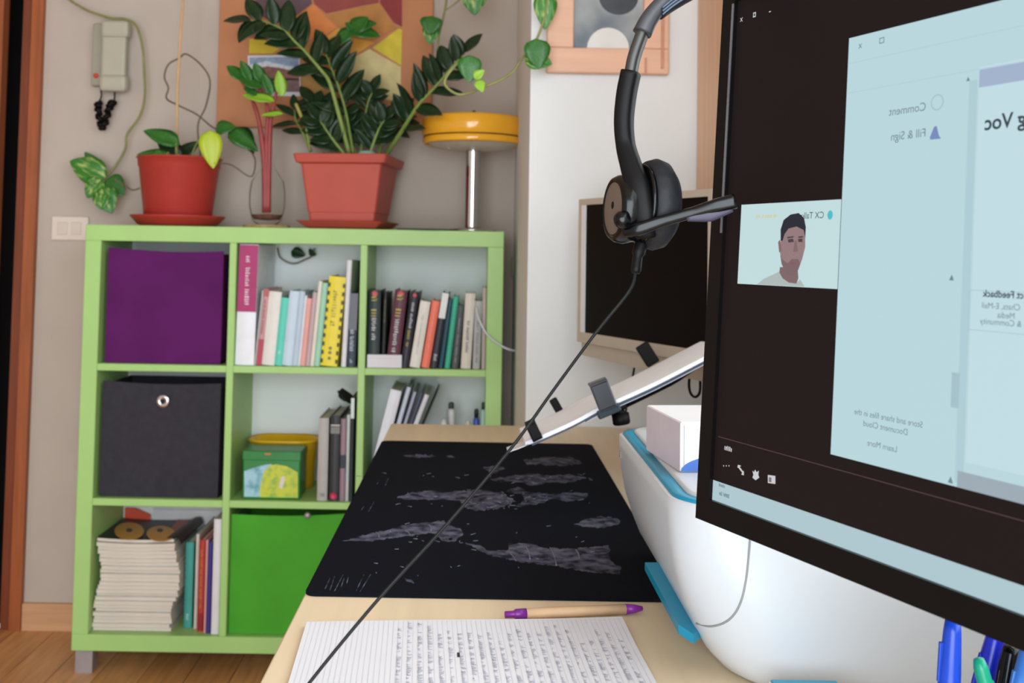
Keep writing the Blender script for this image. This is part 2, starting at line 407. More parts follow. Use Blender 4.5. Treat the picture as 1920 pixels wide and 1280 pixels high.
bk('pale mint green paperback touching the yellow one', 828, 880, 912, 446, (160, 212, 184), group=G1, lean=4.5)
yb = bk('yellow book with black dashed edges along its spine', 885, 1045, 967, 386, (236, 216, 52), group=G1, D=0.19, title=dict(c=(186, 168, 40), lines=[L(0.45, 0.85, 0.3)]), lean=4.5)
cv = [c for c in yb.children if c.name.startswith('cover')][0].data
TY, HY = max(v.co.x for v in cv.vertices), max(v.co.z for v in cv.vertices)
for k in range(10):
    z = 0.008+k*(HY-0.014)/10
    for xx in (0.0004, TY-0.0054): MB().box((xx, -0.0016, z), (xx+0.005, 0.0036, z+0.0105)).build('black_dash', cmat((40, 38, 24)), yb, True)
mb = MB()
for z in (0.021, 0.036, 0.048): mb.lathe([(0, 0), (0.0045, 0)], 12, M.Translation((TY/2, -0.0016, z)) @ M.Rotation(PI/2, 4, 'X'))
mb.build('printed_dots', cmat((120, 112, 60)), yb, True)
bk('tall thin white book right of the yellow one', 1068, 1113, 1122, 236, (226, 226, 230), group=G1, lean=2.0)
bk('dark slate book with white lettering beside the divider', 1117, 1196, 1150, 540, (52, 66, 80), group=G1, bands=((0.5, 0.997, (98, 102, 110)),), title=dict(c=(196, 204, 210), lines=[L(0.22, 0.5, 0.5), L(0.06, 0.1, 0.3)]), lean=1.4)
bk('tall black folder standing behind the slate book', 1198, 1236, 1190, 240, (40, 42, 44), group=G1, D=0.07, yoff=0.17, lean=0)
def m6(x, y): return 670+x/4.922, 440+y/4.922
G2 = 'books in the top right cube'
Yl, Wh = (186, 164, 60), (206, 206, 212)
def thr(label, *a, col, **kw):
    return bk(label, *a, col, org=m6, group=G2, ts=0.90, **kw)
thr('black-green thriller paperback, leftmost in the top right cube', 92, 212, 104, 512, col=(26, 44, 44), title=dict(c=Yl, lines=[L(0.66, 0.9, 0.5)]))
bk('slim black paperback between the two lettered thrillers', 216, 258, 244, 535, (24, 24, 28), org=m6, group=G2, ts=0.90, title=dict(c=(120, 118, 84), lines=[L(0.6, 0.9, 0.4)]), lean=1.0)
thr('maroon thriller paperback with lettered spine', 262, 392, 350, 515, col=(88, 34, 56), title=dict(c=Yl, lines=[L(0.66, 0.92, 0.5)]), lean=5.6)
thr('navy-black thriller leaning on the cream paperback', 394, 478, 500, 527, col=(36, 36, 48), title=dict(c=Wh, lines=[L(0.52, 0.86, 0.36)]), lean=7.2)
for tt, seed, z0, z1, cc in (('black-green', 5, 0.36, 0.64, Wh), ('maroon', 6, 0.2, 0.62, Wh), ('navy-black', 8, 0.28, 0.5, Yl)):
    o = [o for o in bpy.data.objects if o.get('label', '').startswith(tt)][0]
    c = [c for c in o.children if c.name.startswith('cover')][0]
    T = max(v.co.x for v in c.data.vertices); Hh = max(v.co.z for v in c.data.vertices)
    mb = MB(); scribble(mb, V((T*0.3, -0.0018, z0*Hh)), V((0, 0, 1)), V((1, 0, 0)), (z1-z0)*Hh, T*0.36, V((0, -1, 0)), random.Random(seed))
    mb.build('author_name', cmat(cc), c, True, fix=False)
    MB().lathe([(0, 0), (T*0.24, 0), (T*0.25, 0.0005)], 14, M.Translation((T/2, -0.0012, 0.955*Hh)) @ M.Rotation(PI/2, 4, 'X')).build('printed_emblem', cmat((206, 96, 104)), c, True)
bk('cream paperback leaning between navy and coral spines', 480, 586, 604, 615, (226, 222, 214), org=m6, group=G2, ts=0.90, title=dict(c=(170, 170, 168), lines=[L(0.2, 0.8, 0.16)]), lean=8.4)
bk('coral orange paperback in the top right cube', 588, 670, 702, 612, (240, 122, 100), org=m6, group=G2, ts=0.90, title=dict(c=(250, 170, 150), lines=[L(0.3, 0.7, 0.2)]), lean=8.4)
bk('black book with white upper third on its spine', 672, 742, 798, 537, (44, 46, 56), org=m6, group=G2, ts=0.90, bands=((0.66, 0.997, (222, 226, 222)),), title=dict(c=(200, 200, 206), lines=[L(0.1, 0.17, 0.5)]), lean=8.2)
bk('slim dark petrol book beside the emerald one', 744, 792, 838, 600, (34, 74, 92), org=m6, group=G2, ts=0.90, lean=7.2)
bk('emerald green paperback in the top right cube', 795, 850, 872, 572, (60, 174, 144), org=m6, group=G2, ts=0.90, lean=6.2)
bk('dark grey lettered paperback right of the emerald one', 852, 922, 908, 655, (74, 80, 82), org=m6, group=G2, ts=0.90, title=dict(c=(150, 154, 156), lines=[L(0.1, 0.8, 0.3)]), lean=5.0)
bk('ivory book with dark upright lettering', 926, 1026, 972, 540, (214, 208, 196), org=m6, group=G2, ts=0.90, title=dict(c=(74, 74, 74), lines=[L(0.22, 0.64, 0.3)]), lean=2.8)
bk('pale grey book between the ivory and mauve ones', 1034, 1108, 1072, 612, (176, 176, 176), org=m6, group=G2, ts=0.90, title=dict(c=(120, 120, 120), lines=[L(0.1, 0.7, 0.3)]), lean=1.2)
bk('mauve-grey book, rightmost in the top right cube', 1110, 1188, 1118, 490, (184, 170, 164), org=m6, group=G2)
p0, p1 = W(686, 690, YB+0.002), W(753, 690, YB+0.002)
t = thing('small_box', 'small white carton lying before the dark thrillers', 'box', (p0.x+0.03, YB+0.006, FL[2]))
MB().rbox((p0.x+0.003, YB+0.0015, FL[2]+0.001), (p1.x, YB+0.0105, FL[2]+0.036), 0.0015).build('carton', 'paper', t)
MB().box((p0.x+0.006, YB+0.001, FL[2]+0.026), (p1.x-0.003, YB+0.0016, FL[2]+0.0275)).build('flap_edge', cmat((206, 208, 214)), t)

# middle row, centre cube: tin, yellow tub, books
def m7(x, y): return 400+x/4.923, 690+y/4.923
def on7(x, y, Y): u, v = m7(x, y); return W(u, v, Y)
mat('tin_green', (38, 128, 56), 0.35, var=0.12, scale=10)
mat('tub_yellow', (226, 176, 30), 0.3, var=0.06)
a, b = on7(275, 760, YB+0.02), on7(795, 1215, YB+0.02)
t = thing('tea_tin', 'green tin with printed yellow-green tree picture', 'tin', ((a.x+b.x)/2, YB+0.07, FL[1]))
z0 = FL[1]+0.0008; zt = a.z
MB().rbox((a.x, YB+0.02, z0), (b.x, YB+0.12, zt-0.02), 0.004).build('tin_body', 'tin_green', t)
MB().rbox((a.x-0.0015, YB+0.0185, zt-0.026), (b.x+0.0015, YB+0.1215, zt), 0.003).build('lid', 'tin_green', t)
def poly(nm, pts, f, m, par, dv=(0, -0.0006, 0)): return MB().prism([f(*p) for p in pts], dv).build(nm, m, par)
ft = lambda x, y: on7(x, y, YB+0.0195)
mat('print_blue', (168, 212, 226), 0.4, c2=(60, 140, 160), var=0.1, scale=40, thr=(0.45, 0.75))
mat('print_lime', (206, 214, 60), 0.4, c2=(110, 170, 70), var=0.1, scale=60, thr=(0.45, 0.75))
poly('printed_water', [(285, 1185), (285, 950), (380, 915), (480, 890), (540, 885), (560, 1190)], ft, 'print_blue', t)
ft2 = lambda x, y: on7(x, y, YB+0.0188)
poly('printed_tree', [(430, 1190), (430, 1100), (465, 960), (520, 900), (580, 885), (680, 905), (780, 960), (780, 1195)], ft2, 'print_lime', t)
ft3 = lambda x, y: on7(x, y, YB+0.0181)
poly('printed_figure', [(605, 1100), (625, 1010), (655, 990), (660, 1030), (635, 1110)], ft3, cmat((216, 206, 200)), t)
poly('printed_mark', [(475, 785), (530, 782), (530, 800), (475, 800)], lambda x, y: on7(x, y, YB+0.0178), cmat((196, 120, 60)), t)
a, b = on7(222, 650, YB+0.17), on7(952, 1215, YB+0.17)
t = thing('yellow_tub', 'glossy yellow open tub behind the green tin', 'tub', ((a.x+b.x)/2, YB+0.2, FL[1]))
x0, x1, y0, y1 = cols[1][0]+0.012, b.x, YB+0.128, YB+0.25
MB().loft([rrect(x0+0.012, y0+0.012, x1-0.012, y1-0.012, 0.045, z0), rrect(x0, y0, x1, y1, 0.055, a.z), rrect(x0-0.003, y0-0.003, x1+0.003, y1+0.003, 0.057, a.z+0.002), rrect(x0+0.003, y0+0.003, x1-0.003, y1-0.003, 0.052, a.z), rrect(x0+0.014, y0+0.014, x1-0.014, y1-0.014, 0.045, z0+0.004)]).build('tub_shell', 'tub_yellow', t)
MB().loft([rrect(x0-0.001, y0-0.001, x1+0.001, y1+0.001, 0.056, a.z-0.004), rrect(x0-0.0045, y0-0.0045, x1+0.0045, y1+0.0045, 0.058, a.z-0.001), rrect(x0-0.001, y0-0.001, x1+0.001, y1+0.001, 0.056, a.z+0.003)], False).build('rim_roll', 'tub_yellow', t)
G3 = 'books in the middle cube'
bk('light grey upright book beside the yellow tub', 955, 1050, 958, 462, (176, 172, 168), row=1, org=m7, vb=938, group=G3, D=0.2, title=dict(c=(120, 116, 116), lines=[L(0.06, 0.1, 0.4)]))
bd = bk('black book with pale stripes and red dot', 1066, 1158, 1072, 440, (46, 48, 52), row=1, org=m7, vb=938, group=G3, D=0.2, bands=((0.88, 0.895, (196, 190, 186)), (0.79, 0.87, (120, 118, 114))))
MB().lathe([(0, 0), (0.0085, 0), (0.009, 0.001)], 16, M.Translation((0.0115, -0.0012, 0.014)) @ M.Rotation(PI/2, 4, 'X')).build('red_dot', cmat((206, 52, 92)), bd, True)
bk('slim mauve book beside the black striped one', 1162, 1212, 1166, 470, (150, 126, 138), row=1, org=m7, vb=938, group=G3, D=0.19, bands=((0.4, 0.56, (30, 34, 52)),))
bk('thin pale grey book beside the right divider', 1216, 1246, 1220, 432, (196, 204, 204), row=1, org=m7, vb=938, group=G3, D=0.19)
bk('black folder with white upper spine beside the divider', 1250, 1284, 1252, 275, (40, 46, 50), row=1, org=m7, vb=938, group=G3, D=0.2, bands=((0.8, 0.997, (206, 218, 214)),))
c0 = on7(1225, 235, YB+0.12)
t = thing('dark_cloth', 'crumpled dark cloth pushed on top of the books', 'cloth', (c0.x, c0.y, c0.z))
bmx = bmesh.new(); bmesh.ops.create_icosphere(bmx, subdivisions=3, radius=1)
rr = random.Random(4)
for v in bmx.verts:
    n = math.sin(v.co.x*5+1)*math.cos(v.co.y*6)*0.25+math.sin(v.co.z*7+v.co.x*4)*0.18
    v.co = c0 + V((v.co.x*0.019, v.co.y*0.05, v.co.z*0.012 - 0.006 - 0.012*v.co.x))*(1+n)
bmx.verts.index_update(); mb = MB(); mb.add([v.co for v in bmx.verts], [[q.index for q in f.verts] for f in bmx.faces], True); bmx.free()
mb.build('cloth_fold', 'black_matt', t)

# middle row, right cube: leaning folders and bottles
def m8(x, y): return 660+x/5.647, 690+y/5.647
G4 = 'papers and folders leaning in the middle right cube'
def fold(label, b0, b1, t0, yt, col, D=0.21, yoff=0.0):
    u0, u1, ut, vt = m8(b0, 0)[0], m8(b1, 0)[0], m8(t0, 0)[0], m8(0, yt)[1]
    return book(label, u0, u1, ut, vt, 945, 1, col, D=D, group=G4, yoff=yoff, name='folder', ts=1.0)
fold('thick white paper folder, leftmost of the leaning papers', 108, 228, 415, 235, (226, 230, 240))
fold('white folder with pale blue edge leaning behind the thick one', 232, 276, 585, 205, (198, 208, 226), yoff=0.004)
fold('lavender grey folder in the middle of the leaning papers', 280, 312, 655, 255, (176, 180, 206), yoff=0.006)
fold('thin violet folder between two pale ones', 316, 330, 735, 262, (112, 112, 158), yoff=0.008)
fold('off-white folder beside the black one', 334, 384, 775, 285, (214, 216, 224), yoff=0.01)
fold('black folder, rightmost and most tilted of the papers', 388, 404, 890, 265, (30, 32, 38), yoff=0.012)
def bottle(label, x, yt, ycap, w, col, cap, rough=0.3, yo=0.16, trans=0.0):
    u, v = m8(x, yt); p = W(u, v, YB+yo); zc = W(*m8(x, ycap), YB+yo).z
    r = w/5.647/F*(YB+yo)/2; z0 = FL[1]+0.0008
    t = thing('bottle', label, 'bottle', (p.x, p.y, FL[1]))
    o = M.Translation((p.x, p.y, 0))
    MB().lathe([(0, z0), (r*0.95, z0), (r, z0+0.004), (r, zc-0.008), (r*0.9, zc-0.003), (r*0.6, zc-0.001), (r*0.6, zc), (0, zc)], 20, o).build('bottle_body', mat('bt_%d%d%d' % col, col, rough, trans=trans), t)
    MB().lathe([(0, zc), (r*0.72, zc), (r*0.7, p.z-0.004), (r*0.45, p.z), (0, p.z)], 16, o).build('cap', mat('cp_%d%d%d' % cap, cap, 0.4), t)
    MB().lathe([(r*1.01, z0+0.05), (r*1.01, zc-0.05)], 20, o).build('paper_label', 'paper', t)
bottle('white bottle with dark cap behind the desk end', 1052, 360, 425, 82, (226, 222, 222), (70, 72, 74))
bottle('blue bottle with black cap beside the right panel', 1318, 430, 520, 66, (70, 96, 190), (36, 38, 44), yo=0.14)
bottle('clear pale green tube with dark lid, rightmost in the cube', 1392, 360, 435, 60, (172, 206, 204), (58, 66, 66), yo=0.09)
bottle('short white jar left of the capped white bottle', 970, 535, 560, 80, (230, 230, 230), (220, 222, 226), yo=0.10)
bottle('small cream jar between the white and blue bottles', 1228, 550, 572, 70, (224, 214, 200), (226, 222, 214), yo=0.12)

# bottom left cube: magazines and upright books
def m9(x, y): return 120+x/3.556, 920+y/3.556
def on9(x, y, Y): return W(*m9(x, y), Y)
G5 = 'magazines in the stack in the bottom left cube'
stk_t = on9(0, 315, YB+0.03).z; N = 24; th = (stk_t-FL[0]-0.001)/N
mats_mag = [cmat(c) for c in ((206, 200, 192), (196, 188, 180), (212, 204, 196), (186, 176, 172), (210, 186, 160))]
rm_ = random.Random(12)
def prof(s):       # left and right edge of the pile by height 0..1
    le = [(0, 190), (0.30, 205), (0.42, 222), (0.55, 240), (0.75, 245), (0.88, 228), (1.0, 215)]
    ri = [(0, 712), (0.30, 722), (0.36, 745), (0.5, 778), (0.7, 768), (0.82, 748), (1.0, 738)]
    def it(t):
        for (a, x), (b, y) in zip(t, t[1:]):
            if a <= s <= b: return x+(y-x)*(s-a)/(b-a)
        return t[-1][1]
    return it(le), it(ri)
def magazine(i):
    s = (i+0.5)/N; l, r = prof(s); l += rm_.uniform(-7, 7); r += rm_.uniform(-7, 7)
    z0 = FL[0]+0.0008+i*th; ym = 920+360-(0)
    vv = m9(0, 920-(920-315)*s)[1]
    x0, x1 = W(m9(l, 0)[0], vv, YB+0.03).x, W(m9(r, 0)[0], vv, YB+0.03).x
    yo = YB+0.022+rm_.uniform(0, 0.012); D = 0.208
    top = i == N-1
    lab = 'magazine with two orange discs on its dark cover, topmost of the stack' if top else 'closed magazine lying in the tall stack under the disc-covered one'
    t = thing('magazine', lab, 'magazine', ((x0+x1)/2, yo+D/2, z0), group=G5)
    sag = 0.004*max(0, (s-0.6)/0.4); n = 6
    rows = []
    for (zz, inset) in ((0.0004, 0), (th-0.0004, 0)):
        rows.append([[V((x0+(x1-x0)*k/n, y, z0+zz+sag*((2*k/n-1)**2)-sag*0.9*1 + sag)) for k in range(n+1)] for y in (yo, yo+D)])
    def slab(za, zb, ya, yb, xa, xb):
        vs = []
        for zz in (za, zb):
            for y in (ya, yb):
                for k in range(n+1):
                    vs.append(V((xa+(xb-xa)*k/n, y, z0+zz+sag*((2*k/n-1)**2))))
        fs = []; q = n+1
        for k in range(n):
            fs += [(k, k+1, q+k+1, q+k), (2*q+k, 3*q+k, 3*q+k+1, 2*q+k+1), (k, 2*q+k, 2*q+k+1, k+1), (q+k, q+k+1, 3*q+k+1, 3*q+k)]
        fs += [(0, q, 3*q, 2*q), (n, 2*q+n, 3*q+n, q+n)]
        return vs, fs
    MB().add(*slab(0.0008, th-0.0010, yo+0.001, yo+D-0.001, x0+0.001, x1-0.001)).build('pages', 'page', t)
    cm = cmat((34, 34, 44)) if top else mats_mag[(i*5) % 5]
    MB().add(*slab(0.0, 0.0008, yo, yo+D, x0, x1)).build('back_cover', cm, t)
    c = MB().add(*slab(th-0.0010, th-0.0002, yo, yo+D, x0, x1)).build('front_cover', cm, t)
    if top:
        zt = z0+th
        for cx, cy, rx, ry, hole in ((435, 268, 105, 62, (435, 262)), (645, 285, 100, 56, (640, 262))):
            f_, b_ = WZ(*m9(cx, cy+ry), zt), WZ(*m9(cx, cy-ry), zt); p = (f_+b_)/2; rxx = (WZ(*m9(cx+rx, cy), zt)-WZ(*m9(cx, cy), zt)).x; ryy = max(rxx*0.8, min(abs(b_.y-f_.y)/2, rxx*2.2))
            el = lambda k, dz, ox, oy: [WZ(*m9(ox+rx*k*math.cos(q), max(172, oy+ry*k*math.sin(q))), zt+dz) for q in [2*PI*i/24 for i in range(24)]]
            MB().prism(el(0.94, 0.0032, cx, cy), (0, 0, 0.0004)).build('orange_disc', cmat((206, 146, 62)), t)
            MB().prism(el(0.2, 0.0037, *hole), (0, 0, 0.0004)).build('disc_centre', cmat((60, 40, 34)), t)
        MB().prism([WZ(*m9(*p), zt+0.0030) for p in ((690, 318), (738, 318), (830, 196), (760, 190), (715, 250))], (0, 0, 0.0002)).build('red_patch', cmat((170, 62, 50)), t)
        # red strip and curled dark corner on the right
        vs = []; q = 8
        for k in range(q+1):
            s_ = k/q; y = yo+0.004+(D-0.01)*s_
            for (dx, dz) in ((-0.022, 0.004), (-0.004, 0.006+0.006*s_), (0.010, 0.004+0.008*s_), (0.018, -0.012+0.008*s_)):
                vs.append(V((x1+dx+0.01*s_, y, zt+dz)))
        fs = [(k*4+j, k*4+j+1, k*4+j+5, k*4+j+4) for k in range(q) for j in range(3)]
        MB().add(vs, fs, True).build('curled_page', cmat((46, 26, 32)), t, fix=False)
    return t
for i in range(N): magazine(i)
def up9(label, b0, b1, t0, yt, yb, col, yo, D=0.2, group='upright books in the bottom left cube', **kw):
    return book(label, m9(b0, 0)[0], m9(b1, 0)[0], m9(t0, 0)[0], m9(0, yt)[1], m9(0, yb)[1], 0, col, D=D, yoff=yo, group=group, **kw)
up9('teal upright book beside the magazine stack', 796, 850, 798, 345, 900, (64, 152, 142), 0.045, title=dict(c=(180, 220, 214), lines=[L(0.1, 0.16, 0.4)]))
up9('thin cream book between teal and red spines', 862, 884, 864, 290, 915, (214, 202, 190), 0.04)
up9('red lettered book in the bottom left cube', 886, 926, 884, 330, 925, (176, 58, 46), 0.02, bands=((0.02, 0.2, (140, 24, 30)),), title=dict(c=(214, 130, 80), lines=[L(0.25, 0.9, 0.4)]))
up9('thin pink book between red and navy spines', 928, 944, 928, 330, 935, (226, 160, 164), 0.012)
up9('navy blue thin book in the bottom left cube', 946, 974, 946, 342, 940, (58, 52, 128), 0.008)
up9('tall white book beside the lower divider', 978, 1030, 978, 190, 945, (222, 218, 220), 0.002, D=0.24)
p = on9(480, 105, YB+0.2470)
t = thing('orange_brochure', 'orange brochure standing behind the magazine stack', 'brochure', (p.x, YB+0.2508, FL[0]))
pa, pb = on9(405, 112, YB+0.2470), on9(575, 160, YB+0.2470)
MB().prism([V((max(pa.x, cols[0][0]+0.003), YB+0.2470, FL[0]+0.001)), V((max(pa.x, cols[0][0]+0.003), YB+0.2470, pa.z)), V((pa.x+0.03, YB+0.2470, pa.z-0.001)), V((pb.x, YB+0.2470, pb.z)), V((pb.x, YB+0.2470, FL[0]+0.001))], (0, 0.004, 0)).build('brochure_cover', cmat((206, 74, 46)), t)
MB().box((pb.x-0.002, YB+0.2475, FL[0]+0.001), (pb.x+0.0005, YB+0.2508, pb.z-0.002)).build('pages', 'page', t)
t = thing('white_folder', 'white folder standing behind the stack and upright books', 'folder', (pb.x+0.09, YB+0.256, FL[0]))
MB().box((pb.x+0.006, YB+0.2508, FL[0]+0.001), (cols[0][1]-0.004, YB+0.254, pa.z-0.004)).box((pb.x+0.006, YB+0.2565, FL[0]+0.001), (cols[0][1]-0.004, YB+0.2585, pa.z)).build('folder_cover', cmat((210, 206, 208)), t)
MB().box((pb.x+0.008, YB+0.254, FL[0]+0.001), (cols[0][1]-0.006, YB+0.2565, pa.z-0.006)).build('pages', 'paper', t)
# ------------------------------------------------------------------ plants, vase and lamp on the bookcase
mat('leaf_dark', (22, 42, 24), 0.35, var=0.25, scale=14, c2=(34, 64, 32))
mat('leaf_mid', (36, 92, 34), 0.38, var=0.2, scale=14, c2=(58, 122, 44))
mat('leaf_lime', (140, 186, 52), 0.4, var=0.12, scale=14)
mat('leaf_yellow', (196, 204, 46), 0.4, var=0.12, scale=10, c2=(170, 196, 44))
mat('leaf_varieg', (56, 132, 46), 0.38, var=0.15, scale=2.2, c2=(196, 206, 120), stretch=(1.0, 3.2, 1), thr=(0.50, 0.72))
mat('stem_green', (128, 150, 74), 0.5, var=0.15)
mat('stem_vine', (132, 134, 78), 0.55, var=0.2)
mat('stem_brown', (104, 92, 66), 0.6, var=0.2)
mat('stick', (206, 168, 122), 0.6, var=0.1)
mat('stem_red', (150, 62, 60), 0.45, var=0.15)
mat('soil', (62, 46, 36), 0.95, var=0.4, scale=90, bump=0.8)
mat('pot_red', (172, 54, 46), 0.45, var=0.05, scale=8)
mat('pot_terra', (186, 80, 66), 0.5, var=0.05, scale=8)
def leafmesh(nm, kind):
    n = 12; vs = []; fs = []
    for i in range(n+1):
        s = i/n
        if kind == 'zz': w = 0.5*math.sin(PI*min(1, s**0.85))**0.8*(1-0.12*s)
        else: w = 0.5*max(0.0, math.sin(PI*min(1, s**0.60)))**0.72*(1-0.1*s)
        back = -0.10*max(0, 1-s*8) if kind == 'heart' else 0
        for j in (-1, -0.5, 0, 0.5, 1):
            vs.append((s + back*abs(j), w*j, 0.16*w*abs(j) - 0.16*s*s*(1 if kind == 'heart' else 0.5) + 0.012*math.sin(9*s)*abs(j)))
    q = 5; k = len(vs)
    vs2 = [(a, b, c-0.012) for a, b, c in vs]
    for i in range(n):
        for j in range(4):
            a = i*q+j; fs.append((a, a+1, a+q+1, a+q)); fs.append((k+a, k+a+q, k+a+q+1, k+a+1))
    edge = [i*q for i in range(n+1)], [i*q+4 for i in range(n+1)]
    for i in range(n):
        a, b = edge[0][i], edge[0][i+1]; fs.append((a, b, k+b, k+a))
        a, b = edge[1][i], edge[1][i+1]; fs.append((b, a, k+a, k+b))
    me = bpy.data.meshes.new(nm); me.from_pydata(vs+vs2, [], fs); me.update()
    for p in me.polygons: p.use_smooth = True
    return me
LM = {}
def leaf(par, base, tip, nrm, w, m, kind='zz'):
    k = (kind, m)
    if k not in LM:
        LM[k] = leafmesh('leaf_'+kind, kind); LM[k].materials.append(MATS[m])
    base, tip = V(base), V(tip); d = tip-base; Ln = d.length; x = d.normalized()
    z = V(nrm); z = (z - x*z.dot(x)).normalized(); y = z.cross(x)
    mw = M((( x.x*Ln, y.x*w, z.x*Ln, base.x), (x.y*Ln, y.y*w, z.y*Ln, base.y), (x.z*Ln, y.z*w, z.z*Ln, base.z), (0, 0, 0, 1)))
    o = bpy.data.objects.new('leaf', LM[k]); COL.objects.link(o); o.parent = par
    o.matrix_basis = XF[par.name].inverted() @ mw
    return o
TOP = BZ1
# round red pot with pothos
Y = YB+0.138
pc = W(334, 400, Y)
t = thing('potted_pothos', 'pothos in a round red plastic pot with saucer', 'potted plant', (pc.x, Y, TOP))
px = Y/F
o = M.Translation((pc.x, Y, TOP+0.001))
MB().lathe([(0, 0), (66*px, 0), (72*px, 0.004), (82*px, 0.020), (86*px, 0.026), (87*px, 0.030), (83*px, 0.029), (68*px, 0.010), (0, 0.009)], 40, o).build('saucer', 'pot_red', t)
zr = W(334, 299, Y).z - TOP
MB().lathe([(0, 0.011), (58*px, 0.011), (61*px, 0.016), (73*px, zr-0.026), (75*px, zr-0.022), (76*px, zr-0.002), (79*px, zr), (78*px, zr+0.003), (73*px, zr), (70*px, zr-0.03), (0, zr-0.031)], 40, o).build('pot', 'pot_red', t)
MB().lathe([(0, zr-0.014), (35*px, zr-0.013), (72*px, zr-0.018)], 24, o).build('soil', 'soil', t)
f3 = lambda x, y, d=0.0: W(x/2.977, y/2.977, Y+d)
def bstem(par, pts, r, m, nm='stem'): return MB().tube(curve(pts, 6), r, 7).build(nm, m, par)
for (bx, by, tx, ty, w, m, d) in ((985, 800, 800, 715, 0.055, 'leaf_mid', -0.03), (1000, 880, 880, 770, 0.06, 'leaf_dark', 0), (930, 870, 760, 850, 0.035, 'leaf_mid', -0.05), (900, 850, 840, 880, 0.03, 'leaf_mid', -0.08), (1010, 870, 1110, 785, 0.045, 'leaf_dark', 0.02), (1170, 745, 1190, 935, 0.066, 'leaf_yellow', -0.07), (1210, 720, 1310, 700, 0.05, 'leaf_mid', 0.02), (1290, 740, 1440, 830, 0.06, 'leaf_mid', 0.03), (1340, 720, 1420, 850, 0.05, 'leaf_dark', 0.05)):
    leaf(t, f3(bx, by, d), f3(tx, ty, d-0.012), (0.15, -0.9, 0.45), w, m, 'heart')
for (tx, ty, d) in ((985, 800, -.03), (1000, 880, 0), (930, 870, -.05), (1010, 870, .02), (1170, 745, -.07)):
    a = V((pc.x+(f3(tx, ty, 0).x-pc.x)*0.4, Y+d*0.5, TOP+zr-0.016)); e = f3(tx, ty, d)
    bstem(t, [a, (a+e)/2+V((0, -0.01, 0.02)), e], 0.0022, 'stem_green')
bstem(t, [f3(1120, 880), f3(1105, 700, .01), f3(1150, 590, .02), f3(1172, 450, .02), f3(1120, 360, .02), f3(1040, 302, .02), f3(1000, 325, .02), f3(940, 360, .02), f3(918, 430, .02), f3(940, 490, .02), f3(930, 550, .02), f3(1000, 590, .01), f3(1100, 640, .01), f3(1195, 715, .02), f3(1290, 735, .03)], 0.0026, 'stem_brown', 'vine')
bstem(t, [f3(1195, 910, -.07), f3(1290, 920, -.03), f3(1400, 985, 0), f3(1425, 900, .02), f3(1400, 840, .04)], 0.002, 'stem_brown', 'vine')
MB().tube([f3(985, 895), f3(990, 500), f3(1010, 160), f3(1030, -110)], 0.004, 8).build('support_stick', 'stick', t)
bstem(t, [f3(780, 1050, .02), f3(740, 1060, .0), f3(690, 1030, -.02), f3(640, 1000, -.03)], 0.002, 'stem_brown', 'vine')
# variegated leaves at the end of the wall vine
Yv = YW-0.05
g3 = lambda x, y, d=0.0: W(x/2.977, y/2.977, Yv+d)
t = thing('pothos_vine', 'long pothos vine hung past the wall intercom', 'vine', g3(600, 980))
bstem(t, [g3(330, -60), g3(390, 0), g3(480, 55), g3(560, 85), g3(620, 102), g3(700, 108), g3(760, 145), g3(795, 260), g3(805, 390), g3(808, 540), g3(780, 650), g3(710, 750), g3(700, 830), g3(650, 920), g3(595, 985)], 0.0038, 'stem_vine', 'vine_stem')
for (bx, by, tx, ty, w, m, d) in ((575, 985, 385, 890, 0.085, 'leaf_varieg', -.02), (570, 970, 470, 845, 0.045, 'leaf_mid', 0), (560, 1010, 480, 1100, 0.07, 'leaf_varieg', -.03), (600, 1010, 690, 1080, 0.075, 'leaf_mid', -.02), (575, 1060, 620, 1185, 0.075, 'leaf_varieg', -.04), (570, 1090, 560, 1165, 0.05, 'leaf_varieg', -.05)):
    leaf(t, g3(bx, by, d), g3(tx, ty, d-0.015), (0.1, -0.95, 0.2), w, m, 'heart')

# square pot with zz plant
Y2 = YB+0.138
pc = W(655, 415, Y2); px = Y2/F
rot = M.Rotation(math.radians(-7), 3, 'Z')
t = thing('potted_zz_plant', 'tall dark-leaved plant in a square terracotta-coloured pot', 'potted plant', (pc.x, Y2, TOP), rot)
def sq(h, z, r=0.008): return [V((p.x, p.y, z)) for p in rrect(-h, -h, h, h, r, z, 3)]
zr = W(655, 289, Y2-0.1).z - TOP
sp = lambda x: x*px
MB().loft([sq(sp(60), 0.001), sq(sp(66), 0.004), sq(sp(79), 0.020), sq(sp(81), 0.022), sq(sp(76), 0.021), sq(sp(58), 0.007)], True, False).build('saucer', 'pot_terra', t, True)
MB().loft([sq(sp(56), 0.008), sq(sp(60), 0.012), sq(sp(62), 0.045), sq(sp(63.5), 0.046), sq(sp(75), zr-0.028), sq(sp(83), zr-0.024), sq(sp(87), zr-0.002), sq(sp(84), zr), sq(sp(79), zr-0.004), sq(sp(73), zr-0.025)], True, False).build('pot', 'pot_terra', t, True)
MB().loft([sq(sp(60), zr-0.024), sq(sp(76), zr-0.014)]).build('soil', 'soil', t, True)
mb = MB().lathe([(0, 0.022), (0.02, 0.02), (0.03, 0.008), (0.028, 0), (0, -0.004)], 12, M.Translation((0.055, -0.04, zr-0.006)), sy=0.7); mb.build('pale_stone', mat('stone', (150, 186, 176), 0.6), t, True)
f2 = lambda x, y, d=0.0: W(400+x/4.267, y/4.267, Y2+d)
rz = random.Random(21); BIAS = 0.2
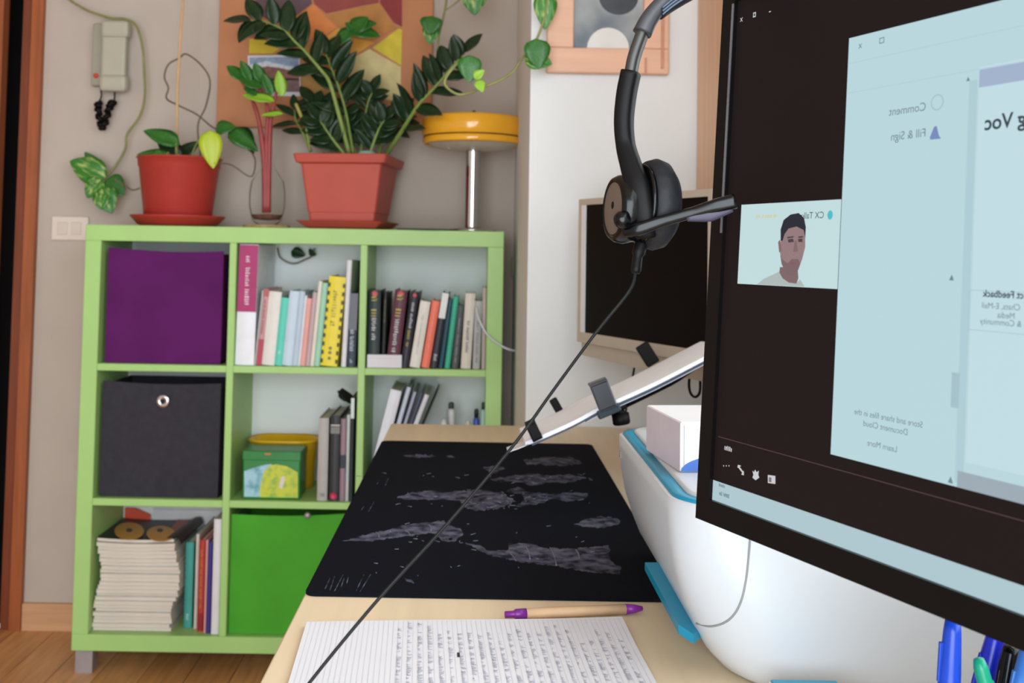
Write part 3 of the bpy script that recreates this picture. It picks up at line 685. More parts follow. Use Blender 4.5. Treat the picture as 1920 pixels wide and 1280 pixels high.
def zz(pts, nl, m, L0=0.066, w=0.03, start=0.3, taper=0.8, r=0.005, ms=None, bias=0.5):
    P = curve(pts, 8); n = len(P)
    MB().tube(P, [r*(1-0.7*i/n) for i in range(n)], 8).build('stem', 'stem_green', t)
    for k in range(nl):
        s = start + (1-start)*(k+0.5)/nl; i = min(n-2, int(s*(n-1))); p = P[i]; tg = (P[i+1]-P[max(0, i-1)]).normalized()
        side = tg.cross(V((0, -1, 0))).normalized()*((1 if k % 2 else -1) if bias == 0.5 else (-1 if k % 3 else 1))
        d = (side*0.85 + tg*rz.uniform(0.4, 0.75) + V((0, rz.uniform(-0.5, 0.25), rz.uniform(-0.05, 0.25)))).normalized()
        ln = L0*(0.8+0.35*math.sin(PI*s))*rz.uniform(0.85, 1.15)
        leaf(t, p, p+d*ln, (rz.uniform(-.3, .3), -0.8, 0.55), w*rz.uniform(0.85, 1.15), ms[k % len(ms)] if ms else m)
    leaf(t, P[-1], P[-1]+(P[-1]-P[-3]).normalized()*L0*0.9, (0, -0.6, 0.7), w, m)
zz([f2(1090, 1235), f2(1000, 900, -.02), f2(930, 660, -.03), f2(860, 560, -.03), f2(740, 420, -.03), f2(650, 330, -.03), f2(560, 240, -.03), f2(420, 175, -.03), f2(300, 165, -.03)], 13, 'leaf_dark', 0.088, 0.05, 0.36, r=0.0066)
zz([f2(1120, 1235, .02), f2(1060, 900, .03), f2(1000, 690, .03), f2(950, 560, .03), f2(900, 430, .03)], 8, 'leaf_dark', 0.088, 0.048, 0.2)
zz([f2(1380, 1245, .02), f2(1500, 1060, -.06), f2(1640, 840, -.12), f2(1780, 690, -.12), f2(1890, 560, -.12), f2(2010, 420, -.12)], 15, 'leaf_dark', 0.08, 0.042, 0.2, r=0.007, bias=BIAS)
zz([f2(1180, 1235, .04), f2(1200, 1050, .05), f2(1230, 850, .06), f2(1270, 740, .06)], 11, 'leaf_dark', 0.066, 0.036, 0.1)
zz([f2(780, 1210, .03), f2(710, 1050, .05), f2(660, 960, .07), f2(650, 880, .08)], 6, 'leaf_dark', 0.06, 0.026, 0.25)
zz([f2(1000, 1235, .06), f2(900, 1060, .08), f2(860, 930, .08), f2(790, 820, .09)], 11, 'leaf_dark', 0.074, 0.042, 0.1)
zz([f2(1050, 1235, .0), f2(960, 1120, .0), f2(890, 1020, .0), f2(850, 960, .0)], 9, 'leaf_dark', 0.07, 0.042, 0.1)
zz([f2(1250, 1235, -.02), f2(1290, 1120, -.02), f2(1330, 1020, -.02), f2(1370, 960, -.02)], 9, 'leaf_dark', 0.068, 0.04, 0.1)
zz([f2(1150, 1235, .05), f2(1090, 1100, .06), f2(1050, 980, .06), f2(1060, 840, .06)], 9, 'leaf_dark', 0.06, 0.036, 0.2)
zz([f2(1320, 1240, .05), f2(1360, 1100, .06), f2(1450, 1000, .06), f2(1520, 900, .06)], 8, 'leaf_dark', 0.06, 0.034, 0.2)
P = [f2(1000, 1235, -.05), f2(740, 1010, .0), f2(690, 900, .02), f2(660, 830, .03)]
bstem(t, P[1:], 0.005, mat('stem_yellow', (176, 166, 84), 0.5), 'dry_stalk')
bstem(t, [f2(775, 1210, -.02), f2(740, 1010, .0)], 0.003, 'stem_green')
bstem(t, [f2(1060, 820, .03), f2(1075, 600, .05), f2(1085, 420, .05), f2(1095, 280, .05)], 0.002, 'stem_brown', 'thin_stem')
for (bx, by, tx, ty, w) in ((1105, 250, 950, 355, 0.05), (1115, 235, 1060, 175, 0.03), (1120, 240, 1230, 130, 0.06), (1125, 250, 1330, 270, 0.055), (1130, 225, 1300, 170, 0.05)):
    leaf(t, f2(bx, by, .05), f2(tx, ty, .04), (0.1, -0.8, 0.5), w, 'leaf_mid', 'heart')

# glass vase with red-stemmed cutting
Y3 = YB+0.11
pc = W(500, 420, Y3); px = Y3/F
t = thing('glass_vase', 'small clear glass vase holding red-stemmed cuttings on a coaster', 'vase', (pc.x, Y3, TOP))
o = M.Translation((pc.x, Y3, TOP+0.0005))
clear('clear_glass', 0.06)
MB().lathe([(0, 0), (0.064, 0), (0.066, 0.004), (0.064, 0.008), (0, 0.008)], 28, o).build('coaster', mat('cork', (178, 150, 106), 0.8, var=0.2, scale=60), t)
zb = 0.009; r0 = 34*px
MB().lathe([(0, zb), (r0*0.55, zb), (r0*0.8, zb+0.012), (r0*0.98, zb+0.05), (r0, zb+0.085), (r0*0.9, zb+0.12), (r0*0.6, zb+0.146), (r0*0.36, zb+0.158), (r0*0.32, zb+0.18), (r0*0.42, zb+0.19)], 28, o).build('glass', 'clear_glass', t)
MB().lathe([(0, zb+0.0125), (r0*0.7, zb+0.0145), (r0*0.85, zb+0.028), (0, zb+0.03)], 24, o).build('root_bed', mat('roots', (92, 58, 44), 0.8, var=0.5, scale=120), t)
h2 = lambda x, y, d=0.0: W(400+x/4.267, y/4.267, Y3+d)
for pts in ([(425, 1700), (425, 1350), (425, 1100), (430, 850), (330, 640)], [(410, 1700), (405, 1300), (370, 1000), (315, 810), (200, 600)], [(440, 1700), (445, 1300), (455, 1000), (480, 850), (540, 600)]):
    MB().tube(curve([h2(x, y, i*0.002) for i, (x, y) in enumerate(pts)], 6), [0.0075]*12+[0.006]*6+[0.0045]*6+[0.0035], 8).build('red_stem', 'stem_red', t)
for (bx, by, tx, ty, w, m) in ((240, 640, 110, 520, 0.045, 'leaf_mid'), (300, 650, 220, 480, 0.036, 'leaf_mid'), (390, 660, 330, 500, 0.04, 'leaf_mid'), (470, 760, 400, 580, 0.036, 'leaf_mid'), (550, 770, 520, 560, 0.036, 'leaf_lime'), (390, 700, 200, 620, 0.05, 'leaf_mid'), (490, 810, 230, 750, 0.045, 'leaf_lime'), (560, 910, 380, 915, 0.024, 'leaf_lime'), (350, 760, 240, 700, 0.03, 'leaf_mid')):
    leaf(t, h2(bx, by, -.01), h2(tx, ty, -.02), (0.1, -0.75, 0.65), w, m, 'zz')

# yellow mushroom lamp
Y4 = YB+0.15; pc = W(885, 428, Y4); px = Y4/F
t = thing('table_lamp', 'yellow mushroom lamp on a chrome column', 'lamp', (pc.x, Y4, TOP))
o = M.Translation((pc.x, Y4, TOP+0.0005))
mat('lamp_yellow', (246, 178, 42), 0.16, var=0.03, coat=0.5)
mat('lamp_chrome', (214, 216, 220), 0.10, 1.0, var=0.02)
MB().lathe([(0, 0), (44*px, 0), (46*px, 0.003), (45*px, 0.007), (26*px, 0.011), (18*px, 0.014), (0, 0.014)], 36, o).build('base', 'lamp_chrome', t)
zs = W(885, 268, Y4).z-TOP; ztop = W(885, 224, Y4).z-TOP; zg = W(885, 260, Y4).z-TOP
MB().lathe([(14*px, 0.012), (14*px, zs+0.03)], 28, o).build('column', 'lamp_chrome', t)
R_ = 97*px
MB().lathe([(0, ztop+0.012), (R_*0.4, ztop+0.011), (R_*0.8, ztop+0.006), (R_*0.96, ztop+0.002), (R_*0.995, ztop-0.004), (R_, zg+0.007), (R_*0.975, zg+0.003), (R_*0.965, zg), (R_*0.97, zg+0.006), (R_*0.9, ztop-0.006), (0, ztop+0.004)], 56, o).build('shade_top', 'lamp_yellow', t)
MB().lathe([(R_*0.965, zg+0.001), (R_*0.99, zg-0.003), (R_*0.99, zs-0.005), (R_*0.97, zs-0.008), (R_*0.955, zs-0.003), (R_*0.955, zg)], 56, o).build('shade_band', 'lamp_yellow', t)
MB().lathe([(R_*0.973, zg+0.0035), (R_*0.978, zg+0.001), (R_*0.973, zg-0.002)], 56, o).build('shade_groove', 'black_plastic', t)
MB().lathe([(14*px, zs-0.022), (R_*0.4, zs-0.021), (R_*0.75, zs-0.014), (R_*0.95, zs+0.002)], 40, o).build('diffuser', mat('opal', (210, 200, 184), 0.4), t)
MB().lathe([(0, ztop+0.026), (0.005, ztop+0.024), (0.006, ztop+0.015), (0.016, ztop+0.011)], 16, o).build('finial', 'black_plastic', t)
q = W(842, 270, Y4-0.05); MB().tube([q+V((0, 0, 0.014)), q+V((0, 0, -0.012))], 0.0012, 6).lathe([(0, -0.003), (0.0035, 0), (0, 0.003)], 8, M.Translation(q+V((0, 0, -0.012)))).build('pull_chain', 'lamp_chrome', t)
# dark mat under lamp edge
a = W(800, 433, YB)
dm = MB().lathe([(0, 0.0005), (0.085, 0.0005), (0.088, 0.002), (0.085, 0.0035), (0, 0.0035)], 32, M.Translation((a.x, YB+0.075, TOP+0.0005))).build('round_mat', mat('mat_dark', (44, 62, 48), 0.7))
tag(dm, 'thin dark round mat lying left of the lamp foot', 'mat')

# ------------------------------------------------------------------ on the walls
# board with geometric painting
Yb = YW-0.022
mat('board', (190, 128, 88), 0.7, var=0.06, scale=8)
a, b = W(409, 100, Yb), W(808, 244, Yb)
t = thing('painted_board', 'brown board with a collage of coloured angular patches', 'picture', ((a.x+b.x)/2, YW, b.z))
MB().rbox((a.x, Yb, b.z), (b.x, YW-0.001, b.z+0.78), 0.002, seg=1).build('board', 'board', t)
fb = lambda x, y: W(400+x/4.267, y/4.267, Yb-0.0002)
facets = [([(285, -140), (330, 0), (370, 130), (440, 260), (380, 300), (288, 300)], (182, 84, 84)),
 ([(292, -140), (336, 0), (376, 128), (470, 168), (636, 148), (790, 30), (768, -140)], (98, 74, 82)),
 ([(626, 162), (806, 36), (900, 134), (996, 222), (880, 296), (700, 336), (652, 318), (684, 250)], (222, 134, 72)),
 ([(776, -140), (806, 28), (904, 108), (1180, 48), (1324, 22), (1324, -140)], (150, 70, 64)),
 ([(906, 122), (1180, 58), (1326, 30), (1436, 192), (1476, 222), (1270, 326), (1100, 296), (1004, 218)], (186, 128, 66)),
 ([(1332, -140), (1334, 25), (1442, 180), (1510, 215), (1510, -140)], (142, 54, 54)),
 ([(1274, 382), (1482, 230), (1510, 238), (1504, 526)], (212, 192, 60)),
 ([(1084, 482), (1250, 394), (1500, 534), (1500, 804), (1200, 794), (1084, 704)], (210, 194, 138)),
 ([(894, 302), (1000, 226), (1100, 302), (1270, 332), (1290, 340), (1084, 474), (944, 402)], (226, 164, 66)),
 ([(288, 312), (396, 312), (536, 386), (470, 428), (288, 428)], (210, 186, 58)),
 ([(446, 282), (490, 264), (646, 368), (544, 382), (404, 310)], (226, 156, 106)),
 ([(544, 388), (690, 372), (888, 308), (940, 404), (1078, 480), (1078, 780), (720, 770), (700, 440), (476, 430)], (182, 138, 76))]
for i, (pts, c) in enumerate(facets):
    MB().prism([fb(*p) for p in pts], (0, -0.0016, 0)).build('painted_patch', mat('facet_%d' % i, c, 0.7, var=0.1, scale=30), t)
# postcard
t = thing('postcard', 'small white-bordered landscape photo pinned to the painted board', 'photo', fb(480, 600))
fp = lambda x, y, d: W(400+x/4.267, y/4.267, Yb-d)
MB().prism([fp(*p, 0.0025) for p in ((275, 445), (692, 440), (700, 770), (285, 765))], (0, -0.001, 0)).build('card', 'paper', t)
for nm, pts, c, d in (('printed_sky', [(290, 460), (682, 455), (686, 560), (292, 560)], (140, 160, 190), .0036), ('printed_cloud', [(292, 520), (420, 490), (560, 520), (686, 545), (686, 570), (292, 560)], (206, 210, 216), .0040), ('printed_roofs', [(292, 560), (430, 530), (540, 545), (600, 560), (686, 555), (688, 640), (292, 640)], (132, 84, 70), .0044), ('printed_houses', [(292, 630), (688, 630), (690, 735), (296, 735)], (122, 96, 92), .0044), ('printed_wall', [(296, 600), (360, 600), (360, 660), (296, 660)], (196, 196, 206), .0048)):
    MB().prism([fp(*p, d) for p in pts], (0, -0.0003, 0)).build(nm, mat(nm, c, 0.5, var=0.25, scale=80), t)
# framed picture on the pier
Yf = YC-0.024
mat('frame_wood', (224, 178, 150), 0.5, var=0.06, scale=6, stretch=(0.6, 9, 9))
a, b = W(1026, 60, Yf), W(1254, 139, Yf)
ia, ib = W(1076, 60, Yf), W(1207, 91, Yf)
H = 0.36
t = thing('picture_frame', 'pinkish wooden picture frame with a blue-grey picture on the pier', 'picture', ((a.x+b.x)/2, YC, b.z))
zt, zb_ = b.z+H, b.z
def strip(x0, x1, z0, z1, nm='frame_rail'): MB().rbox((x0, Yf, z0), (x1, YC-0.001, z1), 0.003).build(nm, 'frame_wood', t)
strip(a.x, b.x, zb_, ib.z); strip(a.x, b.x, zt-(ib.z-zb_), zt)
strip(a.x, ia.x, ib.z, zt-(ib.z-zb_), 'frame_stile'); strip(ib.x, b.x, ib.z, zt-(ib.z-zb_), 'frame_stile')
MB().box((b.x-0.017, Yf-0.004, zb_+0.012), (b.x-0.011, Yf, zt)).box((ib.x+0.002, Yf-0.004, zb_), (ib.x+0.006, Yf, ib.z-0.02)).build('frame_bead', mat('frame_line', (196, 140, 112), 0.5), t)
mat('portrait', (56, 84, 104), 0.3, var=0.3, scale=3.2, c2=(206, 206, 202), thr=(0.42, 0.62))
mat('portrait_dark', (46, 50, 58), 0.3, var=0.3, scale=30)
mat('portrait_pale', (216, 214, 210), 0.3, var=0.1, scale=12)
MB().box((ia.x-0.002, YC-0.012, ib.z-0.002), (ib.x+0.002, YC-0.008, zt-0.05)).build('picture_print', 'portrait', t)
fq = lambda x, y: W(700+x/4.267, y/4.267, YC-0.0122)
c_ = W(1160, -5, YC-0.0122)
MB().lathe([(0, 0), (0.042, 0)], 24, M.Translation(c_) @ M.Rotation(PI/2, 4, 'X'), sx=1.0, sy=0.9).build('picture_dark_shape', 'portrait_dark', t)
c_ = W(1140, 92, YC-0.0118)
vs = [V((c_.x+0.045*math.cos(q), c_.y, ib.z+0.001+0.045*max(0, math.sin(q)))) for q in [PI*i/12 for i in range(13)]]
MB().prism(vs, (0, -0.0006, 0)).build('picture_pale_shape', 'portrait_pale', t)
# intercom
Yi = YW
mat('intercom', (178, 174, 156), 0.5, var=0.03)
mat('intercom_edge', (156, 152, 136), 0.5, var=0.03)
t = thing('intercom', 'cream wall intercom handset with red button beside the door', 'intercom', W(205, 170, Yi))
a, b = W(176, 45, Yi-.02), W(236, 160, Yi-.02)
MB().rbox((a.x, Yi-0.03, b.z-0.004), (b.x-0.012, Yi-0.0005, a.z), 0.004).build('base_plate', 'intercom_edge', t)
a, b = W(191, 38, Yi-.06), W(237, 172, Yi-.06)
MB().rbox((a.x, Yi-0.058, b.z+0.01), (b.x-0.008, Yi-0.032, a.z-0.01), 0.008).rbox((a.x, Yi-0.066, a.z-0.05), (b.x, Yi-0.03, a.z), 0.009).rbox((a.x, Yi-0.07, b.z), (b.x, Yi-0.03, b.z+0.05), 0.012).build('handset', 'intercom', t)
q = W(180, 142, Yi-.03); MB().lathe([(0, 0.006), (0.007, 0.005), (0.008, 0)], 14, M.Translation(q) @ M.Rotation(PI/2, 4, 'X')).build('button', mat('red_button', (206, 70, 48), 0.4), t)
c0 = [W(188, 160, Yi-.03), W(190, 180, Yi-.03), W(184, 200, Yi-.035), W(192, 240, Yi-.04), W(206, 200, Yi-.04), W(214, 188, Yi-.045), W(215, 172, Yi-.05)]
P = curve(c0, 14); pts = []
for i, p in enumerate(P):
    coil = 0.006 if 22 < i < 66 else 0.0
    pts.append(p + V((coil*math.cos(i*1.6), coil*math.sin(i*1.6), 0)))
MB().tube(pts, [0.0085 if 22 < i < 66 else 0.0025 for i in range(len(pts))], 6).build('coiled_cord', 'black_plastic', t)
# switches
t = thing('light_switch', 'cream double light switch plate left of the bookcase', 'switch', W(130, 430, YW))
a, b = W(97, 405, YW-.01), W(164, 451, YW-.01)
MB().rbox((a.x, YW-0.010, b.z), (b.x, YW-0.0005, a.z), 0.003).build('plate', mat('switch', (222, 208, 196), 0.4, var=0.02), t)
for u in (108, 134):
    q, r = W(u, 416, YW-.01), W(u+18, 440, YW-.01)
    MB().rbox((q.x, YW-0.0135, r.z), (r.x, YW-0.009, q.z), 0.002, M.Rotation(0, 4, 'X')).build('rocker', mat('rocker', (214, 200, 188), 0.4, var=0.02), t)
# hanging vines at the right
Yv2 = YC-0.06
r3 = lambda x, y, d=0.0: W(700+x/4.267, y/4.267, Yv2+d)
t = thing('pothos_vine', 'pothos strand looping down before the white pier', 'vine', r3(1000, 600))
bstem(t, [r3(1400, -120), r3(1390, 60), r3(1330, 260), r3(1270, 380), r3(1180, 480), r3(1120, 570), r3(1020, 640), r3(900, 690), r3(780, 740), r3(680, 755), r3(600, 710), r3(570, 660), r3(600, 590), r3(680, 500)], 0.0028, 'stem_vine', 'vine_stem')
for (bx, by, tx, ty, w, m, d) in ((1370, -40, 1380, 225, 0.052, 'leaf_varieg', 0), (1300, 330, 1330, 545, 0.058, 'leaf_mid', -.02), (1230, 460, 1430, 500, 0.05, 'leaf_varieg', -.01), (770, 460, 770, 655, 0.052, 'leaf_mid', -.01), (810, 620, 885, 560, 0.022, 'leaf_lime', -.02), (840, 650, 875, 730, 0.024, 'leaf_lime', -.02)):
    leaf(t, r3(bx, by, d), r3(tx, ty, d-0.008), (0.1, -0.95, 0.2), w, m, 'heart')
Yv3 = YB+0.1
r4 = lambda x, y, d=0.0: W(700+x/4.267, y/4.267, Yv3+d)
t = thing('pothos_vine', 'short pothos strand hanging down above the yellow lamp', 'vine', r4(540, 200))
bstem(t, [r4(590, -200), r4(585, 0), r4(560, 140), r4(530, 260), r4(510, 420)], 0.0034, 'stem_vine', 'vine_stem')
bstem(t, [r4(580, 80), r4(640, 40), r4(700, -10)], 0.002, 'stem_vine', 'petiole')
for (bx, by, tx, ty, w, m, d) in ((470, 140, 450, 265, 0.066, 'leaf_mid', -.02), (470, 200, 450, 350, 0.052, 'leaf_varieg', 0), (800, -140, 810, 110, 0.09, 'leaf_varieg', -.02)):
    leaf(t, r4(bx, by, d), r4(tx, ty, d-0.012), (0.0, -0.95, 0.25), w, m, 'heart')
bstem(t, [r4(540, 190), r4(500, 150), r4(470, 140)], 0.002, 'stem_vine', 'petiole')
# white cable at the bookcase side and the plug in the gap
t = thing('white_cable', 'white cable looping out past the bookcase right side', 'cable', W(940, 650, YB-0.006))
MB().tube(curve([W(893, 575, YB+.006), W(897, 595, YB-.006), W(912, 625, YB-.012), W(935, 645, YB-.012), W(955, 655, YB-.01), W(968, 656, YB+.02), W(974, 645, YB+.06), W(974, 600, YB+.14), W(968, 510, YB+.24)], 8), 0.0028, 7).build('cable', 'white_plastic', t)
q = W(966, 500, YW-0.02)
MB().rbox((q.x-0.012, YW-0.036, q.z-0.03), (q.x+0.012, YW-0.001, q.z+0.03), 0.006).build('plug', mat('plug', (176, 176, 150), 0.5), t)
# cutting hanging behind the top middle cube
r5 = lambda u, v, d=0.0: W(u, v, YB+0.236+d)
t = thing('pothos_sprig', 'small dark sprig drooping behind the top middle cube', 'vine', r5(555, 480))
bstem(t, [r5(520, 464), r5(526, 483), r5(550, 494), r5(575, 485), r5(587, 478), r5(590, 465)], 0.0022, 'stem_brown', 'vine_stem')
leaf(t, r5(548, 472), r5(572, 478, -.004), (0, -.9, .3), 0.035, 'leaf_dark', 'heart')
leaf(t, r5(588, 471), r5(580, 478, -.004), (0, -.9, .3), 0.03, 'leaf_dark', 'heart')
# ------------------------------------------------------------------ on the desk
# desk mat with printed map
t = thing('desk_mat', 'black desk mat printed with a grey world map', 'desk mat', (0.02, 1.6, ZD))
mat('mat_black', (16, 18, 26), 0.9, var=0.12, scale=300, bump=0.15, spec=0.08)
MX0, MX1, MY0, MY1 = -0.176, 0.222, 1.136, 2.045
MT = ZD+0.0035
MB().loft([rrect(MX0, MY0, MX1, MY1, 0.012, ZD+0.0004), rrect(MX0, MY0, MX1, MY1, 0.012, MT-0.0005), rrect(MX0+0.001, MY0+0.001, MX1-0.001, MY1-0.001, 0.012, MT)], True, False).build('mat_sheet', 'mat_black', t)
mat('map_print', (44, 45, 58), 0.9, var=0.5, scale=75, c2=(98, 98, 116), spec=0.1, thr=(0.35, 0.66))
mat('map_line', (118, 118, 134), 0.9, var=0.3, scale=60, spec=0.1)
c4 = lambda x, y, z=MT+0.0001: WZ(560+x/2.8235, 820+y/2.8235, z)
lands = [[(230, 545), (420, 500), (500, 480), (600, 458), (690, 450), (770, 438), (800, 465), (855, 480), (872, 515), (820, 545), (760, 530), (700, 505), (560, 522), (400, 546)],
 [(880, 555), (960, 570), (1010, 600), (1110, 595), (1110, 560), (1250, 565), (1300, 585), (1450, 588), (1560, 580), (1640, 570), (1650, 650), (1710, 690), (1700, 725), (1560, 715), (1360, 680), (1150, 655), (1020, 625), (960, 600)],
 [(520, 320), (580, 295), (700, 280), (760, 292), (900, 280), (980, 280), (1080, 290), (1150, 340), (1060, 375), (930, 390), (880, 370), (850, 332), (700, 328), (580, 332)],
 [(1100, 285), (1160, 260), (1230, 290), (1340, 300), (1420, 290), (1530, 295), (1520, 320), (1440, 338), (1340, 325), (1260, 355), (1150, 365), (1200, 330), (1180, 300)],
 [(1010, 218), (1120, 205), (1210, 190), (1330, 202), (1440, 195), (1530, 215), (1440, 236), (1330, 240), (1240, 252), (1140, 232), (1040, 232)],
 [(1190, 120), (1300, 104), (1450, 106), (1500, 135), (1400, 152), (1280, 140), (1210, 146)],
 [(550, 98), (640, 88), (730, 98), (640, 108)], [(780, 100), (810, 95), (830, 108)],
 [(1455, 460), (1540, 430), (1600, 415), (1690, 430), (1700, 455), (1620, 480), (1500, 472)],
 [(960, 165), (1040, 150), (1090, 165), (1040, 190)], [(730, 520), (800, 535), (850, 520), (830, 550), (760, 548)], [(560, 745), (600, 755), (610, 775), (570, 760)]]
def ragged(pts, r, amt=7):
    out = []
    for (a, b) in zip(pts, pts[1:]+pts[:1]):
        out.append(a); d = math.hypot(b[0]-a[0], b[1]-a[1]); n = max(1, int(d/13))
        for k in range(1, n): out.append((a[0]+(b[0]-a[0])*k/n+r.uniform(-amt, amt), a[1]+(b[1]-a[1])*k/n+r.uniform(-amt, amt)*0.6))
    return out
rl = random.Random(5)
for pts in lands: MB().prism([c4(*p) for p in ragged(pts, rl, 8)], (0, 0, 0.0001)).build('printed_land', 'map_print', t)
mb = MB()
for (a, b, c, d) in ((410, 500, 425, 528), (690, 460, 700, 495), (1110, 605, 1150, 652), (1200, 572, 1225, 645), (1330, 582, 1365, 678), (1465, 590, 1485, 640), (560, 490, 590, 515)):
    mb.tube(curve([c4(a, b, MT+.0003), c4((a+c)/2+6, (b+d)/2, MT+.0003), c4(c, d, MT+.0003)], 4), 0.0007, 4)
for k in range(26):
    x, y = rl.uniform(890, 1130), rl.uniform(300, 375); mb.tube([c4(x, y, MT+.0003), c4(x+rl.uniform(-40, 40), y+rl.uniform(-14, 14), MT+.0003)], 0.0005, 4)
for k in range(22):
    x, y = rl.uniform(1150, 1330), rl.uniform(200, 245)+rl.choice([0, 95]); mb.tube([c4(x, y, MT+.0003), c4(x+rl.uniform(-40, 40), y+rl.uniform(-10, 10), MT+.0003)], 0.0005, 4)
for k in range(70):
    x, y = rl.uniform(330, 1560), rl.choice([rl.uniform(190, 250), rl.uniform(270, 380), rl.uniform(440, 560), rl.uniform(560, 730)])
    mb.tube([c4(x, y, MT+.0002), c4(x+rl.uniform(-26, 26), y+rl.uniform(-7, 7), MT+.0002)], 0.00045, 4)
mb.build('printed_borders', 'map_line', t)
mb = MB()
for (x0, y0, x1, y1) in ((140, 800, 165, 745), (165, 808, 190, 735), (190, 812, 235, 725), (225, 790, 240, 745), (255, 770, 262, 740), (305, 810, 345, 725), (325, 815, 380, 725), (415, 245, 425, 230), (455, 260, 475, 215), (370, 390, 400, 340), (330, 385, 345, 365), (590, 750, 610, 770)):
    mb.tube([c4(x0, y0, MT+.0002), c4(x1, y1, MT+.0002)], 0.0006, 4)
mb.build('printed_legend', 'map_print', t)

# notebook pad
ang = math.radians(3.2)
rot = M.Rotation(ang, 3, 'Z')
pl, pr = WZ(575, 1164, ZD+0.006), WZ(1164, 1157, ZD+0.006)
Wn = (pr-pl).length; Dn = 0.21
t = thing('notepad', 'open white lined notepad filled with handwriting', 'notepad', (pl.x, pl.y, ZD), rot)
MB().rbox((0, -Dn, 0.0004), (Wn, 0, 0.0048), 0.0006, seg=1).build('page_block', 'paper', t, True)
n = 16; vs = []; fs = []
for i in range(n+1):
    for j in range(9):
        s, q = i/n, j/8
        lift = 0.0004 + 0.0035*max(0, (s-0.55)/0.45)**2*max(0, 1-q*3)*0.9 + 0.0012*math.sin(PI*s)*(1-q)
        vs.append((Wn*s, -Dn*q + (0.004*s if j == 0 else 0), 0.0050+lift))
for i in range(n):
    for j in range(8): k = i*9+j; fs.append((k, k+1, k+10, k+9))
vs2 = [(a, b, c-0.0002) for a, b, c in vs]
MB().add(vs, fs, True).build('top_sheet', 'paper', t, True, fix=False)
def zt(s, q): return 0.0050+0.0004+0.0035*max(0, (s-0.55)/0.45)**2*max(0, 1-q*3)*0.9+0.0012*math.sin(PI*s)*(1-q)+0.0002
mb = MB()
for k in range(1, 66):
    s = k/66
    for a in range(6):
        q0, q1 = a/6*0.99+0.004, (a+1)/6*0.99+0.004
        mb.add([(Wn*s-0.00025, -Dn*q0, zt(s, q0)), (Wn*s+0.00025, -Dn*q0, zt(s, q0)), (Wn*s+0.00025, -Dn*q1, zt(s, q1)), (Wn*s-0.00025, -Dn*q1, zt(s, q1))], [(0, 1, 2, 3)])
mb.build('ruled_lines', mat('rule', (206, 208, 222), 0.8), t, True, fix=False)
rn = random.Random(9)
mb = MB(); md = MB()
s = 0.285
while s < 0.965:
    q = rn.uniform(0.02, 0.2) if s < 0.8 else rn.uniform(0.12, 0.3)
    end = rn.uniform(0.7, 0.98)
    while q < end:
        x = Wn*s; y = -Dn*q; h = 0.0040*rn.uniform(0.45, 1.25); z = zt(s, q)+0.0002
        w = 0.00022
        dx = rn.uniform(-0.5, 1.0)*h
        mb.add([(x+dx*0.2, y, z), (x+dx*0.2, y-w*1.6, z), (x+h, y-w*1.6-rn.uniform(-.4, .8)*h, z), (x+h, y-rn.uniform(-.4, .8)*h, z)], [(0, 1, 2, 3)])
        if rn.random() < 0.6:
            mb.add([(x+h*.3, y, z), (x+h*.3+w*1.5, y, z), (x+h*.5+w*1.5, y-h*0.8, z), (x+h*.5, y-h*0.8, z)], [(0, 1, 2, 3)])
        q += rn.uniform(0.006, 0.011)*(4.5 if rn.random() < 0.1 else 1)
    s += 0.0303
x, y = Wn*0.462, -Dn*0.4; md.box((x, y-0.01, 0.0066), (x+0.0022, y, 0.0068))
mb.build('handwriting', mat('ink_pale', (190, 191, 202), 0.8), t, True, fix=False); md.build('ink_blot', 'ink_dark', t, True)

# pen
a, b = WZ(946, 1152, ZD+0.006), WZ(1206, 1140, ZD+0.006)
ax = (b-a); ln = ax.length; ax.normalize()
t = thing('ballpoint_pen', 'cardboard-barrelled ballpoint pen with purple ends', 'pen', (a+b)/2-V((0, 0, 0.006)))
mat('purple_plastic', (118, 34, 132), 0.35, var=0.06); mat('kraft', (206, 172, 136), 0.7, var=0.06, scale=60)
pm = M.Translation(a) @ ax.to_track_quat('Z', 'Y').to_matrix().to_4x4()
MB().lathe([(0, 0), (0.0033, 0.0005), (0.0033, 0.009), (0.0036, 0.0095), (0.0050, 0.0115), (0.0052, 0.022), (0, 0.022)], 16, pm).build('push_button', 'purple_plastic', t)
MB().lathe([(0, 0.0215), (0.0050, 0.0215), (0.0050, ln-0.0185), (0, ln-0.0185)], 16, pm).build('barrel', 'kraft', t)
MB().lathe([(0, ln-0.019), (0.0052, ln-0.019), (0.0042, ln-0.009), (0.0022, ln-0.001), (0, ln)], 16, pm).build('tip', 'purple_plastic', t)

# printer
t = thing('printer', 'white inkjet printer with teal rim and tray', 'printer', (0.32, 1.1, ZD))
PH = 0.15
def pring(h, x0, y0, rr_): return [V((p.x, p.y, ZD+h)) for p in rrect(x0, y0, 0.468, 1.31, rr_, 0, 8, rs=(0.03, 0.03, rr_, 0.04))]
secs = [(0.0006, 0.232, 0.908, 0.05), (0.006, 0.220, 0.902, 0.06), (0.018, 0.208, 0.898, 0.065), (0.036, 0.197, 0.896, 0.068), (0.060, 0.187, 0.896, 0.068), (0.085, 0.179, 0.898, 0.064), (0.110, 0.174, 0.903, 0.058), (0.135, 0.172, 0.910, 0.052), (PH-0.001, 0.172, 0.914, 0.050), (PH, 0.1735, 0.9155, 0.049)]
body = MB().loft([pring(*s) for s in secs]); pv = [v.copy() for v in body.v]; pf = [tuple(f) for f in body.f if len(f) == 4]
body.build('printer_body', 'white_plastic', t)
bvh = BVHTree.FromPolygons(pv, pf)
